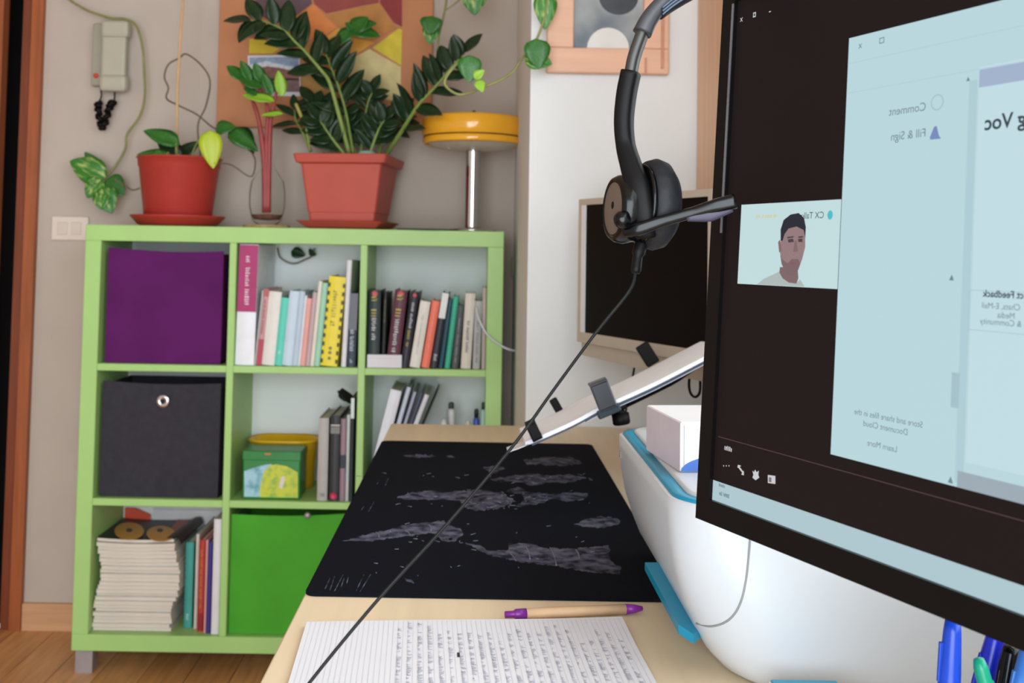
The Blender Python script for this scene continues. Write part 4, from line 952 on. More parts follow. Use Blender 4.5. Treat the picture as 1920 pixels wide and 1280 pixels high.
MB().loft([pring(PH-0.001, 0.1755, 0.9175, 0.047), pring(PH+0.002, 0.1765, 0.9185, 0.047), pring(PH+0.002, 0.189, 0.931, 0.036), pring(PH-0.001, 0.190, 0.932, 0.036)]).build('teal_rim', 'teal_plastic', t)
MB().loft([pring(PH+0.0005, 0.189, 0.931, 0.036), pring(PH+0.004, 0.190, 0.932, 0.036), pring(PH+0.005, 0.193, 0.935, 0.034)]).build('scanner_lid', 'white_plastic', t)
def on_printer(u, v, off=0.0004):
    h, nn, i, d = bvh.ray_cast(CAMP, ray(u, v).normalized())
    return (h - ray(u, v).normalized()*off) if h else None
pts = [on_printer(*p) for p in ((1408, 960), (1407, 1000), (1404, 1040), (1399, 1085), (1390, 1125), (1376, 1152), (1356, 1168), (1330, 1174), (1306, 1168))]
MB().tube(curve([p for p in pts if p], 5), 0.0009, 6).build('panel_seam', mat('seam', (150, 150, 152), 0.6), t)
o1, o2, o3 = WZ(1209, 1054, ZD+0.042), WZ(1272, 1170, ZD+0.036), WZ(1300, 1189, ZD+0.034)
i1, i3 = o1+V((0.05, 0.004, 0)), o3+V((0.03, 0.045, 0))
MB().prism([o1, o2, o3, i3, i1], (0.0, 0, -0.008)).build('output_tray', 'teal_plastic', t)
q = on_printer(1163, 851)
if q: MB().box((q.x-0.0006, q.y-0.004, q.z-0.004), (q.x+0.001, q.y+0.004, q.z+0.004)).build('side_mark', mat('seam2', (160, 156, 150), 0.6), t)
# small carton on the printer
LT = ZD+PH+0.005
a, b = WZ(1276, 886, LT), WZ(1212, 844, LT)
yv = (b-a); Ly = yv.length; ca = math.atan2(-yv.x, yv.y)
t = thing('small_carton', 'small white carton with a blue mark on the printer', 'box', (a.x, a.y, LT), M.Rotation(ca, 3, 'Z'))
hb = 0.048
mat('carton', (206, 196, 206), 0.6, var=0.03); mat('carton_white', (236, 236, 240), 0.6, var=0.02); mat('carton_blue', (74, 112, 190), 0.5)
MB().rbox((0, 0, 0.0005), (0.12, Ly, hb), 0.0012, seg=1).build('carton_body', 'carton_white', t, True)
MB().box((-0.0004, 0.001, 0.001), (0.0, Ly-0.001, hb-0.001)).build('side_panel', 'carton', t, True)  # shade on the left face, painted as a thin purple-grey skin
vs = [V((0.006+0.05*math.cos(q)+0.044, -0.0003, 0.0012+0.016*max(0, math.sin(q)))) for q in [PI*i/14 for i in range(15)]]
MB().prism(vs, (0, -0.0004, 0)).build('blue_mark', 'carton_blue', t, True)
MB().box((0.003, -0.0006, 0.003), (0.0036, 0.0, hb-0.003)).build('flap_seam', mat('flap', (168, 164, 176), 0.6), t, True)

# teal note block before the printer
a, b = WZ(1440, 1273, ZD+0.028), WZ(1572, 1277, ZD+0.028)
t = thing('note_block', 'teal note block in front of the printer', 'note pad', ((a.x+b.x)/2, a.y-0.03, ZD))
MB().rbox((a.x, a.y-0.06, ZD+0.0006), (b.x, a.y, ZD+0.026), 0.0008, seg=1).build('paper_block', 'paper', t)
MB().rbox((a.x+0.002, a.y-0.06, ZD+0.026), (b.x-0.001, a.y, ZD+0.028), 0.0006, seg=1).build('cover_sheet', 'teal_plastic', t)

# pens in a cup behind the monitor
cupx, cupy = 0.295, 0.63
t = thing('pen_cup', 'grey cup standing on the desk holding pens', 'cup', (cupx, cupy, ZD))
MB().lathe([(0, 0.0006), (0.034, 0.0006), (0.036, 0.004), (0.038, 0.09), (0.0365, 0.09), (0.034, 0.006), (0, 0.006)], 28, M.Translation((cupx, cupy, ZD))).build('cup_shell', mat('cup', (150, 154, 160), 0.4), t)
MB().lathe([(0.0365, 0.088), (0.040, 0.089), (0.040, 0.093), (0.0365, 0.0925), (0.0365, 0.088)], 28, M.Translation((cupx, cupy, ZD))).build('rim', mat('cup_rim', (176, 180, 186), 0.3), t)
mat('pen_blue', (20, 66, 186), 0.3, var=0.06); mat('pen_blue2', (22, 40, 190), 0.3, var=0.06); mat('pen_green', (14, 150, 116), 0.3, var=0.06); mat('pen_blue3', (60, 116, 196), 0.35, var=0.06)
def pen(label, top, vis, m, r, prof_, Y=0.63, foot=None):
    p = W(*top, Y); q = W(*vis, Y); d = (q-p).normalized()
    Ln = (p.z-(ZD+0.008))/-d.z
    base = p + d*Ln
    t = thing('pen', label, 'pen', base)
    pm = M.Translation(base) @ (-d).to_track_quat('Z', 'Y').to_matrix().to_4x4()
    MB().lathe([(0, 0), (0.0036, 0.0), (0.0042, 0.01), (0.0045, Ln-0.066), (0, Ln-0.066)], 14, pm).build('barrel', 'white_plastic', t)
    _c = MB().lathe([(0, Ln-0.068)]+[(r*k, Ln-z) for k, z in prof_]+[(0, Ln)], 18, pm); cp_ = _c.build('cap', m, t)
    MB().rbox((-0.0012, r*0.7, Ln-0.036), (0.0012, r*1.03, Ln-0.014), 0.0004, pm).build('clip', m, cp_)
pen('blue marker with tapered cap below the monitor, leftmost pen', (1787, 1158), (1779, 1290), 'pen_blue', 0.0068, ((1, 0.066), (1, 0.046), (0.92, 0.044), (0.88, 0.03), (0.72, 0.008), (0.6, 0.0)), 0.62)
pen('bright blue marker behind the green pen', (1868, 1186), (1836, 1310), 'pen_blue2', 0.0066, ((1, 0.066), (0.98, 0.03), (0.8, 0.004), (0.7, 0)), 0.655)
pen('green pen leaning left in front of the blue marker', (1834, 1232), (1852, 1300), 'pen_green', 0.0048, ((1, 0.066), (0.95, 0.03), (0.85, 0.006), (0.6, 0.001)), 0.615)
pen('glossy black pen between the blue ones', (1897, 1212), (1882, 1300), 'black_gloss', 0.0054, ((0.9, 0.066), (1, 0.03), (1, 0.012), (0.9, 0.004), (0.8, 0)), 0.64)
pen('paler blue pen at the right edge', (1926, 1214), (1908, 1300), 'pen_blue3', 0.0052, ((1, 0.066), (0.95, 0.03), (0.7, 0)), 0.62)

# ------------------------------------------------------------------ television on its bracket
dv = ray(46, 449); dh = V((dv.x, dv.y, 0)).normalized(); E1 = -dh; NB = V((-E1.y, E1.x, 0))
if NB.x < 0: NB = -NB
mat('tv_silver', (196, 184, 168), 0.45, var=0.04, metal=0.15)
mat('tv_highlight', (226, 226, 228), 0.4, var=0.02)
mat('tv_screen', (7, 6, 7), 0.4, var=0.1, spec=0.12)
O = W(1087, 640, 2.12)
def frame_mtx(O, up, nb): return M(((E1.x, nb.x, up.x, O.x), (E1.y, nb.y, up.y, O.y), (E1.z, nb.z, up.z, O.z), (0, 0, 0, 1)))
TM = frame_mtx(O, V((0, 0, 1)), NB)
TH_ = W(1097, 374, 2.12).z-O.z; TW = 0.46
t = thing('television', 'small silver-framed television with a dark screen on the wall bracket', 'television', TM @ V((TW/2, 0.03, -0.04)))
cz = 0.020
MB().rbox((0, 0.004, 0), (TW, 0.045, TH_), 0.004, TM).build('back_housing', 'tv_silver', t)
bz = 0.014
MB().box((0, -0.006, 0), (TW, 0.004, cz), TM).build('bottom_bezel', 'tv_silver', t)
MB().box((0, -0.006, TH_-0.012), (TW, 0.004, TH_), TM).build('top_bezel', 'tv_silver', t)
MB().box((0, -0.006, cz), (0.012, 0.004, TH_-0.012), TM).box((TW-0.024, -0.006, cz), (TW, 0.004, TH_-0.012), TM).build('side_bezel', 'tv_silver', t)
MB().box((0.012, -0.005, cz), (0.026, 0.004, TH_-0.012), TM).build('bezel_highlight', 'tv_highlight', t)  # highlight on the frame's left side, painted as a paler strip
MB().box((0.026, -0.003, cz), (TW-0.024, 0.0045, TH_-0.012), TM).build('screen', 'tv_screen', t)
MB().prism([TM @ V(p) for p in ((0.004, 0.002, 0), (0.004, 0.002, -0.026), (0.2, 0.002, -0.030), (TW-0.01, 0.002, -0.030), (TW-0.01, 0.002, 0))], NB*0.03).build('speaker_chin', 'tv_silver', t)
c0 = TM @ V((TW*0.5, 0.045, TH_*0.5))
MB().box((c0.x, c0.y-0.03, c0.z-0.05), (XR-0.001, c0.y+0.03, c0.z+0.05)).build('wall_bracket', 'black_plastic', t)
MB().tube(curve([W(1188, 672, 2.0), W(1189, 690, 2.0), W(1185, 712, 2.02), W(1178, 745, 2.05), W(1170, 790, 2.1)], 6), 0.0022, 6).build('aerial_cable', 'black_plastic', t)
MB().box((-0.008, -0.006, -0.012), (0.008, 0.006, 0.012), M.Translation(W(1318, 694, 1.8))).tube(curve([W(1313, 706, 1.8), W(1312, 735, 1.8), W(1303, 744, 1.8), W(1294, 735, 1.8), W(1292, 715, 1.8), W(1297, 690, 1.82), W(1300, 665, 1.84)], 6), 0.0024, 6).build('power_cable', 'black_plastic', t)

# ------------------------------------------------------------------ paper holder on an arm
YN, YF2 = 1.50, 1.71
t = thing('paper_holder', 'sheaf of white papers clamped in a black holder beyond the mat', 'paper holder', W(1150, 800, 1.6))
edge = curve([W(u, v, YN) for u, v in ((985, 836), (1015, 824), (1075, 797), (1121, 772), (1160, 755), (1230, 723), (1325, 674), (1372, 650))], 4)
def sheet(P, y0, y1, th_, nm, m, dz=0.0):
    vs = []; n = len(P)
    for p in P:
        e = -0.016*(y1-y0)/0.21; vs += [V((p.x, y0, p.z+dz)), V((p.x, y1, p.z+dz+e)), V((p.x, y1, p.z+dz+e-th_)), V((p.x, y0, p.z+dz-th_))]
    fs = [(i*4+j, i*4+(j+1) % 4, i*4+4+(j+1) % 4, i*4+4+j) for i in range(n-1) for j in range(4)] + [(0, 1, 2, 3), tuple((n-1)*4+k for k in (3, 2, 1, 0))]
    return MB().add(vs, fs).build(nm, m, t)
sheet(edge, YN, YF2, 0.006, 'paper_stack', mat('paper_bright', (240, 240, 246), 0.8, var=0.02), 0.006)
sheet(edge[2:], YN+0.004, YF2-0.004, 0.0035, 'backing_board', mat('board_grey', (84, 88, 104), 0.6), -0.0005)
tip = [W(952, 848, YN), W(970, 842, YN), edge[0]+V((0, 0, 0)), edge[1]]
sheet(tip, YN, YN+0.06, 0.0012, 'loose_sheet', 'paper', 0.001)
sheet([p for p in edge[10:]], YN-0.002, YF2-0.02, 0.0012, 'under_sheet', cmat((176, 186, 204)), -0.0042)
def slope(u, Y=YN):
    i = min(range(1, len(edge)-1), key=lambda i: abs(edge[i].x-W(u, 700, Y).x)); d = edge[i+1]-edge[i-1]; return math.atan2(d.z, d.x)
def jaw(pc, w, h, yd, sl, nm='clamp_jaw', m='black_plastic', lip=0.0):
    mm = M.Translation(pc) @ M.Rotation(-sl, 4, 'Y')
    mb = MB().rbox((-w/2, -yd/2, -h/2), (w/2, yd/2, h/2), 0.002, mm)
    if lip: mb.rbox((-w/2, -yd/2, h/2-0.004), (w/2, -yd/2+lip, h/2), 0.001, mm).rbox((-w/2, -yd/2, -h/2), (w/2, -yd/2+lip, -h/2+0.004), 0.001, mm)
    return mb.build(nm, m, t)
jaw(W(1001, 808, YN-.006), 0.015, 0.026, 0.012, slope(1003)+0.08, lip=0.03)
jaw(W(1043, 760, YF2+.008), 0.013, 0.024, 0.012, slope(1043)+0.1)
jaw(W(1131, 741, YN-.007), 0.026, 0.040, 0.012, slope(1131)-0.05, m=mat('jaw_grey', (58, 60, 66), 0.35), lip=0.03)
jaw(W(1214, 664, YF2+.008), 0.022, 0.036, 0.016, slope(1214)+0.12)
jaw(W(1240, 714, YN+.06), 0.018, 0.010, 0.02, slope(1240))
jaw(W(1140, 768, YN+.01), 0.034, 0.012, 0.03, slope(1140), 'clamp_body', mat('jaw_slate', (44, 56, 68), 0.4))
kp = W(1160, 758, YN+.02); kq = W(1166, 795, YN+.02)
kd = (kq-kp).normalized()
km = M.Translation(kp) @ kd.to_track_quat('Z', 'Y').to_matrix().to_4x4()
kl = (kq-kp).length
MB().lathe([(0, 0), (0.010, 0.0), (0.010, 0.006), (0.007, 0.008), (0.007, 0.012), (0.0125, 0.013), (0.0125, kl-0.002), (0.011, kl), (0, kl)], 16, km).build('tilt_knob', 'black_plastic', t)
ae = edge[-1]
MB().tube(curve([kp+V((0.004, 0.02, 0.0)), edge[16]+V((0, 0.09, -0.024)), edge[22]+V((0, 0.1, -0.026)), edge[-1]+V((0, 0.1, -0.024)), V((XR-0.002, 1.62, ae.z-0.02))], 6), 0.006, 10).build('holder_arm', 'black_plastic', t)

# ------------------------------------------------------------------ monitor
tilt = math.radians(3.2)
UP = (V((0, 0, 1))*math.cos(tilt) + NB*math.sin(tilt)); NK = (NB*math.cos(tilt) - V((0, 0, 1))*math.sin(tilt))   # NK points away from the viewer
O = W(1311, 970, 0.70)
MM = frame_mtx(O, UP, NK)
def st(u, v): p = WP(u, v, O, NK)-O; return p.dot(E1), p.dot(UP)
s_, MH = st(1366, -6); MW = MH*1.69
t = thing('monitor', 'large black computer monitor showing a video call and document', 'monitor', (0.33, 0.43, ZD))
sl, sb = st(1336, 936); _, stp = st(1368, 8)
sr = sl+(stp-sb)*16/9; MW = sr+sl
MB().rbox((0, 0.0, 0), (MW, 0.022, MH), 0.0015, MM).rbox((MW*0.2, 0.02, MH*0.15), (MW*0.8, 0.05, MH*0.85), 0.008, MM).build('housing', 'black_plastic', t)
bzm = mat('bezel_black', (9, 7, 7), 0.3, var=0.05, spec=0.2)
for nm, r in (('bezel_bottom', (0, 0, MW, sb)), ('bezel_top', (0, stp, MW, MH)), ('bezel_side', (0, sb, sl, stp)), ('bezel_side', (sr, sb, MW, stp))):
    MB().box((r[0], -0.003, r[1]), (r[2], 0.0002, r[3]), MM).build(nm, bzm, t)
MB().box((sl-0.0022, -0.0036, sb+0.17), (sl-0.0008, -0.003, stp-0.002), MM).build('bezel_glint_edge', mat('bez_glint', (150, 150, 156), 0.25, 0.8), t)  # pale metal strip standing in for the reflection along the bezel
c0 = MM @ V((MW*0.5, 0.05, MH*0.4))
nb_ = V((c0.x+0.02, c0.y+0.005, ZD))
MB().rbox((-0.03, -0.012, 0), (0.03, 0.012, c0.z-ZD+0.05), 0.004, M.Translation(nb_) @ M.Rotation(math.atan2(E1.y, E1.x), 4, 'Z')).build('stand_neck', 'black_plastic', t)
bx_ = min(nb_.x, XR-0.1)
MB().lathe([(0, 0.0006), (0.098, 0.0006), (0.1, 0.004), (0.09, 0.010), (0, 0.012)], 32, M.Translation((bx_-0.01, nb_.y, ZD))).build('stand_base', 'black_plastic', t)
def scr(nm, s0, t0, s1, t1, m, lay, par=None):
    y = -0.0001*lay
    return MB().add([MM @ V(p) for p in ((s0, y, t0), (s1, y, t0), (s1, y, t1), (s0, y, t1))], [(0, 1, 2, 3)]).build(nm, m, par or t, fix=False)
def spoly(nm, pts, f, m, lay, par=None):
    mb = MB(); q = []
    for p in pts:
        s, h = st(*f(*p)); q.append(MM @ V((s, -0.0001*lay, h)))
    mb.add(q, [tuple(range(len(q)))]); return mb.build(nm, m, par or t, fix=False)
K = 1.0
g_bg = glow('scr_bg', (27, 16, 16), K); g_win = glow('scr_window', (187, 216, 223), K); g_task = glow('scr_task', (176, 201, 208), K)
scr_o = scr('screen', sl, sb, sr, stp, g_bg, 2)
def R2(u0, v0, u1, v1): a, b = st(u0, v0), st(u1, v1); return a, b
# shared document window
(w0, wt), (_, wbm) = st(1593, 72), st(1558, 851)
w0 = (w0 + st(1558, 851)[0])/2
scr('window_pane', w0, wbm, sr-0.004, wt, g_win, 3, scr_o)
def srect(nm, ua, va, ub, vb, m, lay, right=None):
    a = st(ua, va); b = st(ub, vb); return scr(nm, a[0], b[1], right if right else b[0], a[1], m, lay, scr_o)
g_a = glow('scr_header', (164, 180, 206), K); g_l = glow('scr_lite', (196, 222, 230), K); g_s = glow('scr_side', (176, 206, 214), K); g_g = glow('scr_grey', (158, 172, 182), K)
g_tx = glow('scr_text', (112, 134, 146), K); g_tx2 = glow('scr_text_dark', (58, 70, 80), K); g_ln = glow('scr_line', (166, 194, 202), K); g_w = glow('scr_white', (206, 206, 210), K); g_lp = glow('scr_purple', (120, 140, 190), K)
p0 = st(1830, 150); s_doc = st(1825, 500)[0]
scr('document_page', s_doc, wbm+0.0125, sr-0.004, p0[1]+0.006, g_l, 4, scr_o)
scr('document_header', s_doc, st(1828, 166)[1], sr-0.004, st(1828, 133)[1], g_a, 5, scr_o)
scr('document_footer', st(1797, 880)[0], wbm, sr-0.004, st(1797, 882)[1], g_g, 5, scr_o)
ss = st(1806, 500)[0]
scr('scroll_track', ss, wbm+0.002, s_doc-0.001, p0[1], g_s, 4, scr_o)
scr('scroll_thumb', st(1785, 730)[0], st(1790, 764)[1], st(1800, 730)[0], st(1790, 698)[1], g_ln, 5, scr_o)
for (u, v, a) in ((1817, 148, 0.7), (1786, 520, 0.9), (1784, 899, 1.0)):
    s, h = st(u, v); d = 0.0016*a
    MB().add([MM @ V(p) for p in ((s-d, -0.0006, h-d), (s+d, -0.0006, h-d), (s, -0.0006, h+d))], [(0, 1, 2)]).build('scroll_arrow', g_tx, scr_o, fix=False)
for (ua, va, ub, vb) in ((1603, 118, 1920, 56), (1600, 174, 1815, 140)):
    a, b = st(ua, va), st(ub, vb); h = (a[1]+b[1])/2
    scr('toolbar_line', w0, a[1], sr-0.004, a[1]+0.0004, g_s, 4, scr_o)
# lettering on the screen, mirrored as in the photo
RT = -E1
def stext(txt, u, v, size, m, lay=6, align='LEFT', weight=0.0, vert=True):
    s, h = st(u, v); P = MM @ V((s, -0.0001*lay, h))
    return text_mesh(txt, P, RT, UP, size, -NK, m, 'screen_text', scr_o, align, weight)
px7 = 0.7/F
stext('Comment', 1738, 207, 0.0062, g_ln if False else g_tx, weight=0.0)
stext('Fill & Sign', 1738, 256, 0.0062, g_tx)
stext('g Voc', 1925, 235, 0.0100, g_tx2, weight=0.0002)
stext('ct Feedback', 1921, 560, 0.0046, g_tx2, weight=0.0001)
for k, (tx, vv) in enumerate((('Chats, E-Mail', 582), ('Media', 598), ('& Community', 613))): stext(tx, (1915, 1905, 1917)[k], vv, 0.0040, g_tx)
stext('Store and share files in the', 1732, 802, 0.0044, g_tx)
stext('Document Cloud', 1704, 816, 0.0044, g_tx)
stext('Learn More', 1684, 848, 0.0044, g_tx)
stext('x', 1394, 40, 0.0058, g_w); stext('-', 1447, 26, 0.0070, g_w); stext('x', 1618, 90, 0.0058, g_tx)
s, h = st(1416, 28); MB().add([MM @ V((s+a, -0.0006, h+b)) for a, b in ((-.0014, -.0016), (.0014, -.0016), (.0014, .0016), (-.0014, .0016), (-.0007, -.0009), (.0007, -.0009), (.0007, .0009), (-.0007, .0009))], [(0, 1, 5, 4), (1, 2, 6, 5), (2, 3, 7, 6), (3, 0, 4, 7)]).build('window_button', g_w, scr_o, fix=False)
s, h = st(1655, 76); MB().add([MM @ V((s+a, -0.0006, h+b)) for a, b in ((-.0018, -.0016), (.0018, -.0016), (.0018, .0016), (-.0018, .0016), (-.0013, -.0011), (.0013, -.0011), (.0013, .0011), (-.0013, .0011))], [(0, 1, 5, 4), (1, 2, 6, 5), (2, 3, 7, 6), (3, 0, 4, 7)]).build('window_button', g_tx, scr_o, fix=False)
s, h = st(1759, 192); rr_ = 0.0042
MB().add([MM @ V((s+rr_*k*math.cos(q), -0.0006, h+rr_*k*math.sin(q))) for k in (1, 0.82) for q in [2*PI*i/16 for i in range(16)]], [(i, (i+1) % 16, 16+(i+1) % 16, 16+i) for i in range(16)]).build('comment_icon', g_ln, scr_o, fix=False)
idf = lambda u, v: (u, v)
spoly('sign_icon', [(1745, 258), (1753, 238), (1758, 236), (1762, 254), (1766, 260), (1746, 262)], idf, g_lp, 6, scr_o)
a, b = st(1820, 543), st(1816, 618)
for (s0, t0, s1, t1) in ((a[0], a[1]-0.0003, sr-.01, a[1]), (a[0], b[1], sr-.01, b[1]+0.0003), (a[0], b[1], a[0]+0.0003, a[1])): scr('text_box_line', s0, t0, s1, t1, g_ln, 6, scr_o)
# taskbar, divider line, icons
a = st(1337, 899)
scr('taskbar', sl, sb, sr, a[1], g_task, 3, scr_o)
l0 = st(1352, 820); scr('divider_line', sl+0.003, l0[1], sr, l0[1]+0.0004, glow('scr_div', (92, 70, 72), K), 3, scr_o)
mb = MB(); rs_ = random.Random(2)
for (u, v, ln_, hh) in ((1374, 847, 0.0075, 0.0032),):
    s, h = st(u, v); scribble(mb, MM @ V((s, -0.0006, h)), RT, UP, ln_, hh, -NK, rs_, 0.18)
mb.build('timer_text', g_w, scr_o, fix=False)
mb = MB()
for (u, v, ln_, hh) in ((1361, 915, 0.006, 0.002), (1369, 934, 0.0105, 0.0026)):
    s, h = st(u, v); scribble(mb, MM @ V((s, -0.0006, h)), RT, UP, ln_, hh, -NK, rs_, 0.15)
mb.build('clock_text', g_tx, scr_o, fix=False)
for u in (1358, 1363, 1368): s, h = st(u, 873); scr('menu_dot', s-.0004, h-.0004, s+.0004, h+.0004, g_w, 5, scr_o)
spoly('expand_icon', [(1384, 876), (1385, 871), (1391, 873), (1388, 875), (1395, 884), (1396, 882), (1396, 891), (1391, 889), (1393, 886), (1386, 877)], idf, g_w, 5, scr_o)
spoly('hand_icon', [(1412, 882), (1415, 885), (1417, 880), (1420, 885), (1424, 882), (1423, 890), (1425, 895), (1418, 900), (1412, 895), (1414, 890)], idf, g_w, 5, scr_o)
spoly('panel_icon', [(1441, 890), (1455, 892), (1455, 907), (1441, 905)], idf, g_w, 5, scr_o)
spoly('panel_icon_hole', [(1443, 894), (1448, 895), (1448, 904), (1443, 903)], idf, glow('scr_mid', (120, 116, 118), K), 6, scr_o)
# video tile with the speaker
c8 = lambda x, y: (1340+x/2.1328, 360+y/2.1328)
a, b = st(*c8(108, 45)), st(*c8(492, 388)); a2 = st(*c8(95, 366)); b2 = st(*c8(510, 36))
s0, s1 = (a[0]+a2[0])/2, (b[0]+b2[0])/2; t1, t0 = (a[1]+b2[1])/2, (a2[1]+b[1])/2
vt_ = scr('video_tile', s0, t0, s1, t1, glow('vid_bg', (196, 222, 224), K), 4, scr_o)
spoly('person_shirt', [(172, 369), (200, 346), (245, 326), (262, 316), (290, 350), (330, 362), (345, 350), (362, 378)], c8, glow('vid_shirt', (176, 186, 186), K), 5, scr_o)
spoly('person_neck', [(264, 300), (335, 300), (338, 345), (330, 366), (300, 362), (275, 345), (262, 322)], c8, glow('vid_neck', (128, 104, 104), K), 6, scr_o)
spoly('person_face', [(270, 180), (278, 125), (330, 105), (366, 130), (366, 220), (354, 268), (338, 312), (316, 336), (290, 325), (272, 285), (264, 235)], c8, glow('vid_face', (150, 124, 124), K), 7, scr_o)
spoly('person_ear', [(258, 200), (266, 190), (272, 235), (262, 242)], c8, glow('vid_ear', (136, 104, 104), K), 8, scr_o)
spoly('person_hair', [(268, 195), (268, 150), (280, 112), (308, 90), (340, 84), (362, 104), (369, 140), (367, 184), (360, 152), (332, 138), (300, 146), (284, 168), (276, 195)], c8, glow('vid_hair', (44, 44, 54), K), 8, scr_o)
spoly('person_beard', [(266, 250), (276, 270), (296, 285), (312, 268), (338, 268), (346, 285), (338, 312), (316, 337), (290, 326), (272, 288)], c8, glow('vid_beard', (126, 102, 104), K), 8, scr_o)
spoly('person_mouth', [(303, 284), (320, 280), (334, 284), (320, 290)], c8, glow('vid_mouth', (140, 88, 96), K), 9, scr_o)
for pts in ([(297, 190), (318, 186), (322, 200), (300, 202)], [(338, 188), (356, 186), (356, 200), (340, 200)], [(294, 180), (320, 176), (320, 182), (296, 186)], [(338, 178), (358, 176), (358, 182), (340, 184)]):
    spoly('person_eye', pts, c8, glow('vid_eye', (78, 64, 72), K), 9, scr_o)
spoly('person_nose', [(326, 195), (332, 195), (338, 238), (318, 240)], c8, glow('vid_nose', (132, 106, 108), K), 9, scr_o)
s, h = st(*c8(466, 92)); rr_ = 0.0022
MB().add([MM @ V((s+rr_*math.cos(q), -0.0008, h+rr_*1.2*math.sin(q))) for q in [2*PI*i/16 for i in range(16)]], [tuple(range(16))]).build('logo_disc', glow('vid_logo', (80, 190, 200), K), scr_o, fix=False)
stext('CX Talks', c8(441, 0)[0], c8(0, 104)[1], 0.0054, g_tx2, 7)
mb = MB(); s, h = st(*c8(258, 102)); scribble(mb, MM @ V((s, -0.0007, h)), RT, UP, 0.0205, 0.0024, -NK, rs_, 0.12); mb.build('caption_text', glow('vid_cap', (206, 208, 150), K), scr_o, fix=False)

# ------------------------------------------------------------------ headset hung on the monitor corner
YH = 0.68
h_ = lambda u, v, d=0.0: W(u, v, YH+d)
t = thing('headset', 'black wired headset with microphone boom hooked over the monitor corner', 'headset', h_(1200, 480))
DEP = V((0.35, 0.937, 0)).normalized()
def ribbon(pts, A, B, n=6, dep=DEP):
    P = curve(pts, n); k = len(P); rings = []
    def itp(L_, s):
        f = s*(len(L_)-1); i = min(len(L_)-2, int(f)); return L_[i]+(L_[i+1]-L_[i])*(f-i)
    for i, p in enumerate(P):
        tg = (P[min(i+1, k-1)]-P[max(i-1, 0)]).normalized()
        dd = (dep - tg*dep.dot(tg)).normalized(); nn = tg.cross(dd)
        a, b = itp(A, i/(k-1)), itp(B, i/(k-1)); r = []
        for j in range(16):
            q = 2*PI*j/16; c, s = math.cos(q), math.sin(q)
            r.append(p + nn*a*math.copysign(abs(c)**0.6, c) + dd*b*math.copysign(abs(s)**0.6, s))
        rings.append(r)
    return MB().loft(rings)
arm = [h_(*p) for p in ((1212, 444, -.012), (1207, 405, -.014), (1198, 356, -.012), (1184, 312, -.006), (1173, 270), (1170, 225), (1175, 175), (1183, 136))]
sld = [h_(*p) for p in ((1182, 142), (1190, 104), (1207, 56))]
topb = [h_(*p) for p in ((1204, 62), (1216, 38), (1236, 12), (1268, -16), (1310, -44), (1350, -62), (1395, -75), (1432, -79))]
pad = [h_(*p) for p in ((1238, 27), (1262, 8), (1300, -16), (1345, -38), (1395, -54), (1432, -60))]
xa = h_(1432, -79).x
def mir(P): return [V((2*xa-p.x, p.y+0.02*((p.x-xa)/0.07)**2*0.5, p.z)) for p in P]
DM = V((-0.35, 0.937, 0)).normalized()
for P, A, B, nm, m in ((arm, (0.006, 0.0076, 0.0078, 0.0066, 0.0058, 0.0058, 0.006, 0.006), (0.006, 0.008, 0.008, 0.008, 0.008, 0.0085, 0.0085, 0.0085), 'arm', 'black_plastic'), (sld, (0.0038, 0.0038), (0.006, 0.006), 'slider', None)):
    m = m or mat('slider_metal', (66, 64, 62), 0.4, 0.6)
    ribbon(P, A, B).build(nm, m, t); ribbon(mir(P), A, B, dep=DM).build(nm, m, t)
ribbon(topb + mir(topb)[::-1][1:], (0.0062, 0.0052, 0.0042, 0.004, 0.0042, 0.0052, 0.0062), (0.0085,)*2, dep=V((0, 1, 0))).build('headband', mat('band_grey', (50, 50, 54), 0.4), t)
ribbon(pad + mir(pad)[::-1][1:], (0.003, 0.0048, 0.0048, 0.0048, 0.003), (0.009,)*2, dep=V((0, 1, 0))).build('head_pad', 'cushion', t)
mb = MB()
for k in range(3):
    off = V((0, -0.0088, -0.002+0.0022*k)); mb.tube([p+off for p in curve(pad[:3], 5)], 0.0006, 5)
mb.build('pad_ribs', mat('pad_rib', (78, 94, 112), 0.5), t)
AX = V((-0.975, -0.22, 0.03)).normalized()
def cup(center, ax, mirrored=False):
    zz_ = ax; xx = V((0, 0, 1)); xx = (xx-zz_*xx.dot(zz_)).normalized(); yy = zz_.cross(xx)
    mm = M(((xx.x, yy.x, zz_.x, center.x), (xx.y, yy.y, zz_.y, center.y), (xx.z, yy.z, zz_.z, center.z), (0, 0, 0, 1)))
    MB().lathe([(0, -0.004), (0.012, -0.006), (0.022, -0.008), (0.0285, -0.003), (0.0305, 0.003), (0.0285, 0.009), (0.023, 0.012), (0, 0.012)], 36, mm, sx=0.97, sy=0.9).build('ear_cushion', 'cushion', t)
    MB().lathe([(0.020, 0.010), (0.0255, 0.0105), (0.026, 0.013), (0.024, 0.0135), (0.020, 0.0135)], 36, mm).build('cup_ring', 'black_gloss', t)
    m2 = mm @ M.Translation((-0.004, 0, 0))
    MB().lathe([(0.018, 0.012), (0.0205, 0.016), (0.0222, 0.023), (0.0215, 0.0275), (0.0198, 0.0305), (0.0180, 0.0312), (0.0172, 0.0300), (0, 0.0300)], 36, m2).build('cup_shell', 'black_gloss', t)
    MB().lathe([(0, 0.0312), (0.010, 0.0311), (0.0168, 0.0304)], 28, m2).build('face_plate', mat('plate', (120, 108, 98), 0.4, 0.5, var=0.04), t)
    MB().lathe([(0, 0.0316), (0.0025, 0.0313)], 12, m2 @ M.Translation((0.002, -0.001, 0))).build('plate_emblem', 'black_plastic', t)
    return m2
cc = h_(1234, 384, 0.005)
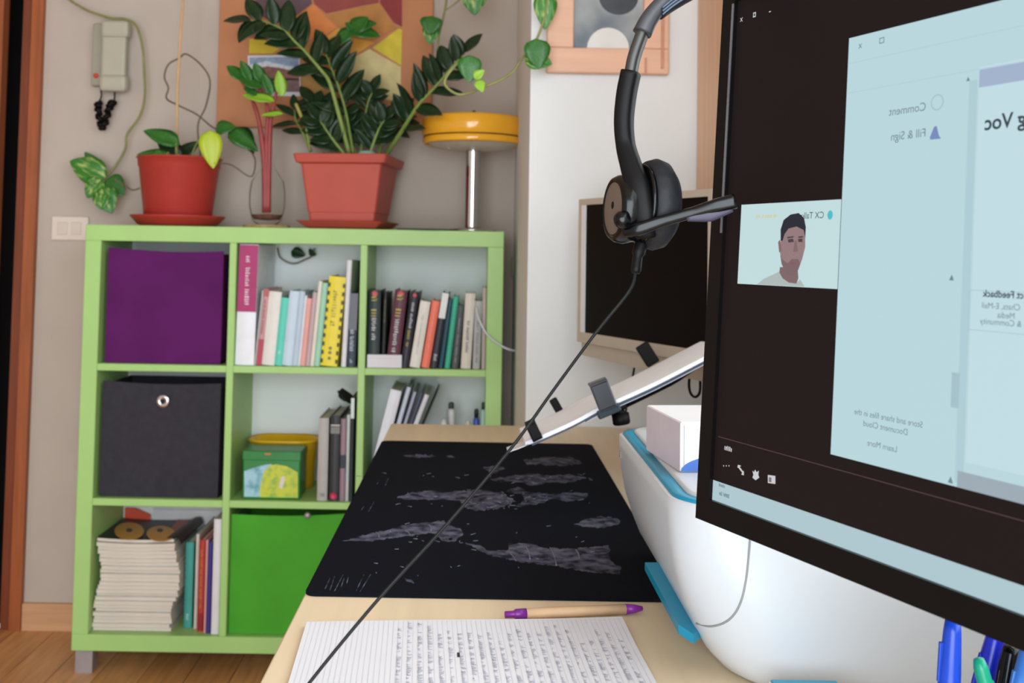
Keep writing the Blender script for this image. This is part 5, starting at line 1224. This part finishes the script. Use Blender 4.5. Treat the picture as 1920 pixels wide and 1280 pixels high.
m2 = cup(cc, AX)
cup(mir([cc])[0], V((0.975, -0.22, 0.03)).normalized())
# boom
b0, b1 = h_(1180, 432, -.018), h_(1376, 386, -.035)
bp = [h_(1172, 436, -.016), h_(1196, 430, -.020), h_(1240, 415, -.024), h_(1300, 398, -.03), h_(1345, 385, -.034), h_(1379, 377, -.036)]
ribbon(bp, (0.003, 0.0042, 0.0036, 0.0034, 0.0044, 0.0046), (0.0035, 0.004, 0.0035, 0.0035, 0.0045, 0.0045), dep=V((0, 1, 0))).build('mic_boom', 'black_gloss', t)
ribbon([h_(1288, 409, -.029), h_(1330, 401, -.032), h_(1372, 388, -.035)], (0.002, 0.0048, 0.003), (0.003, 0.004, 0.003), dep=V((0, 1, 0))).build('mic_capsule', mat('mic_reflection', (58, 54, 72), 0.5), t)  # mic end; its grey-purple is the boom's reflection put into the colour
pv_ = h_(1168, 412, -.022)
MB().lathe([(0, 0.006), (0.003, 0.0055), (0.0052, 0.003), (0.0056, 0)], 20, M.Translation(pv_) @ V((-0.6, -0.8, 0)).to_track_quat('Z', 'Y').to_matrix().to_4x4()).build('boom_pivot', 'black_gloss', t)
# cord
P = [h_(1203, 455), h_(1196, 480, -.002), h_(1192, 512, -.005)]
MB().tube(curve(P, 6), [0.0042]*6+[0.0032]*6+[0.0026], 10).build('strain_relief', 'black_plastic', t)
cord = curve([h_(1192, 508, -.005), h_(1180, 545, -.01), h_(1120, 620, -.015), h_(1040, 728, -.025), h_(960, 838, -.035), h_(840, 980, -.05), h_(712, 1120, -.065), h_(580, 1280, -.08), h_(520, 1370, -.09), h_(480, 1470, -.10)], 8)
end = WZ(470, 1800, ZD+0.0025)
cord += curve([cord[-1], cord[-1]+V((0.0, -0.02, -0.05)), V((-0.13, 0.50, ZD+0.03)), V((-0.12, 0.46, ZD+0.0025)), V((0.0, 0.40, ZD+0.0025))], 6)[1:]
MB().tube(cord, 0.00098, 8).build('cord', mat('cord', (16, 18, 20), 0.5, spec=0.3), t)
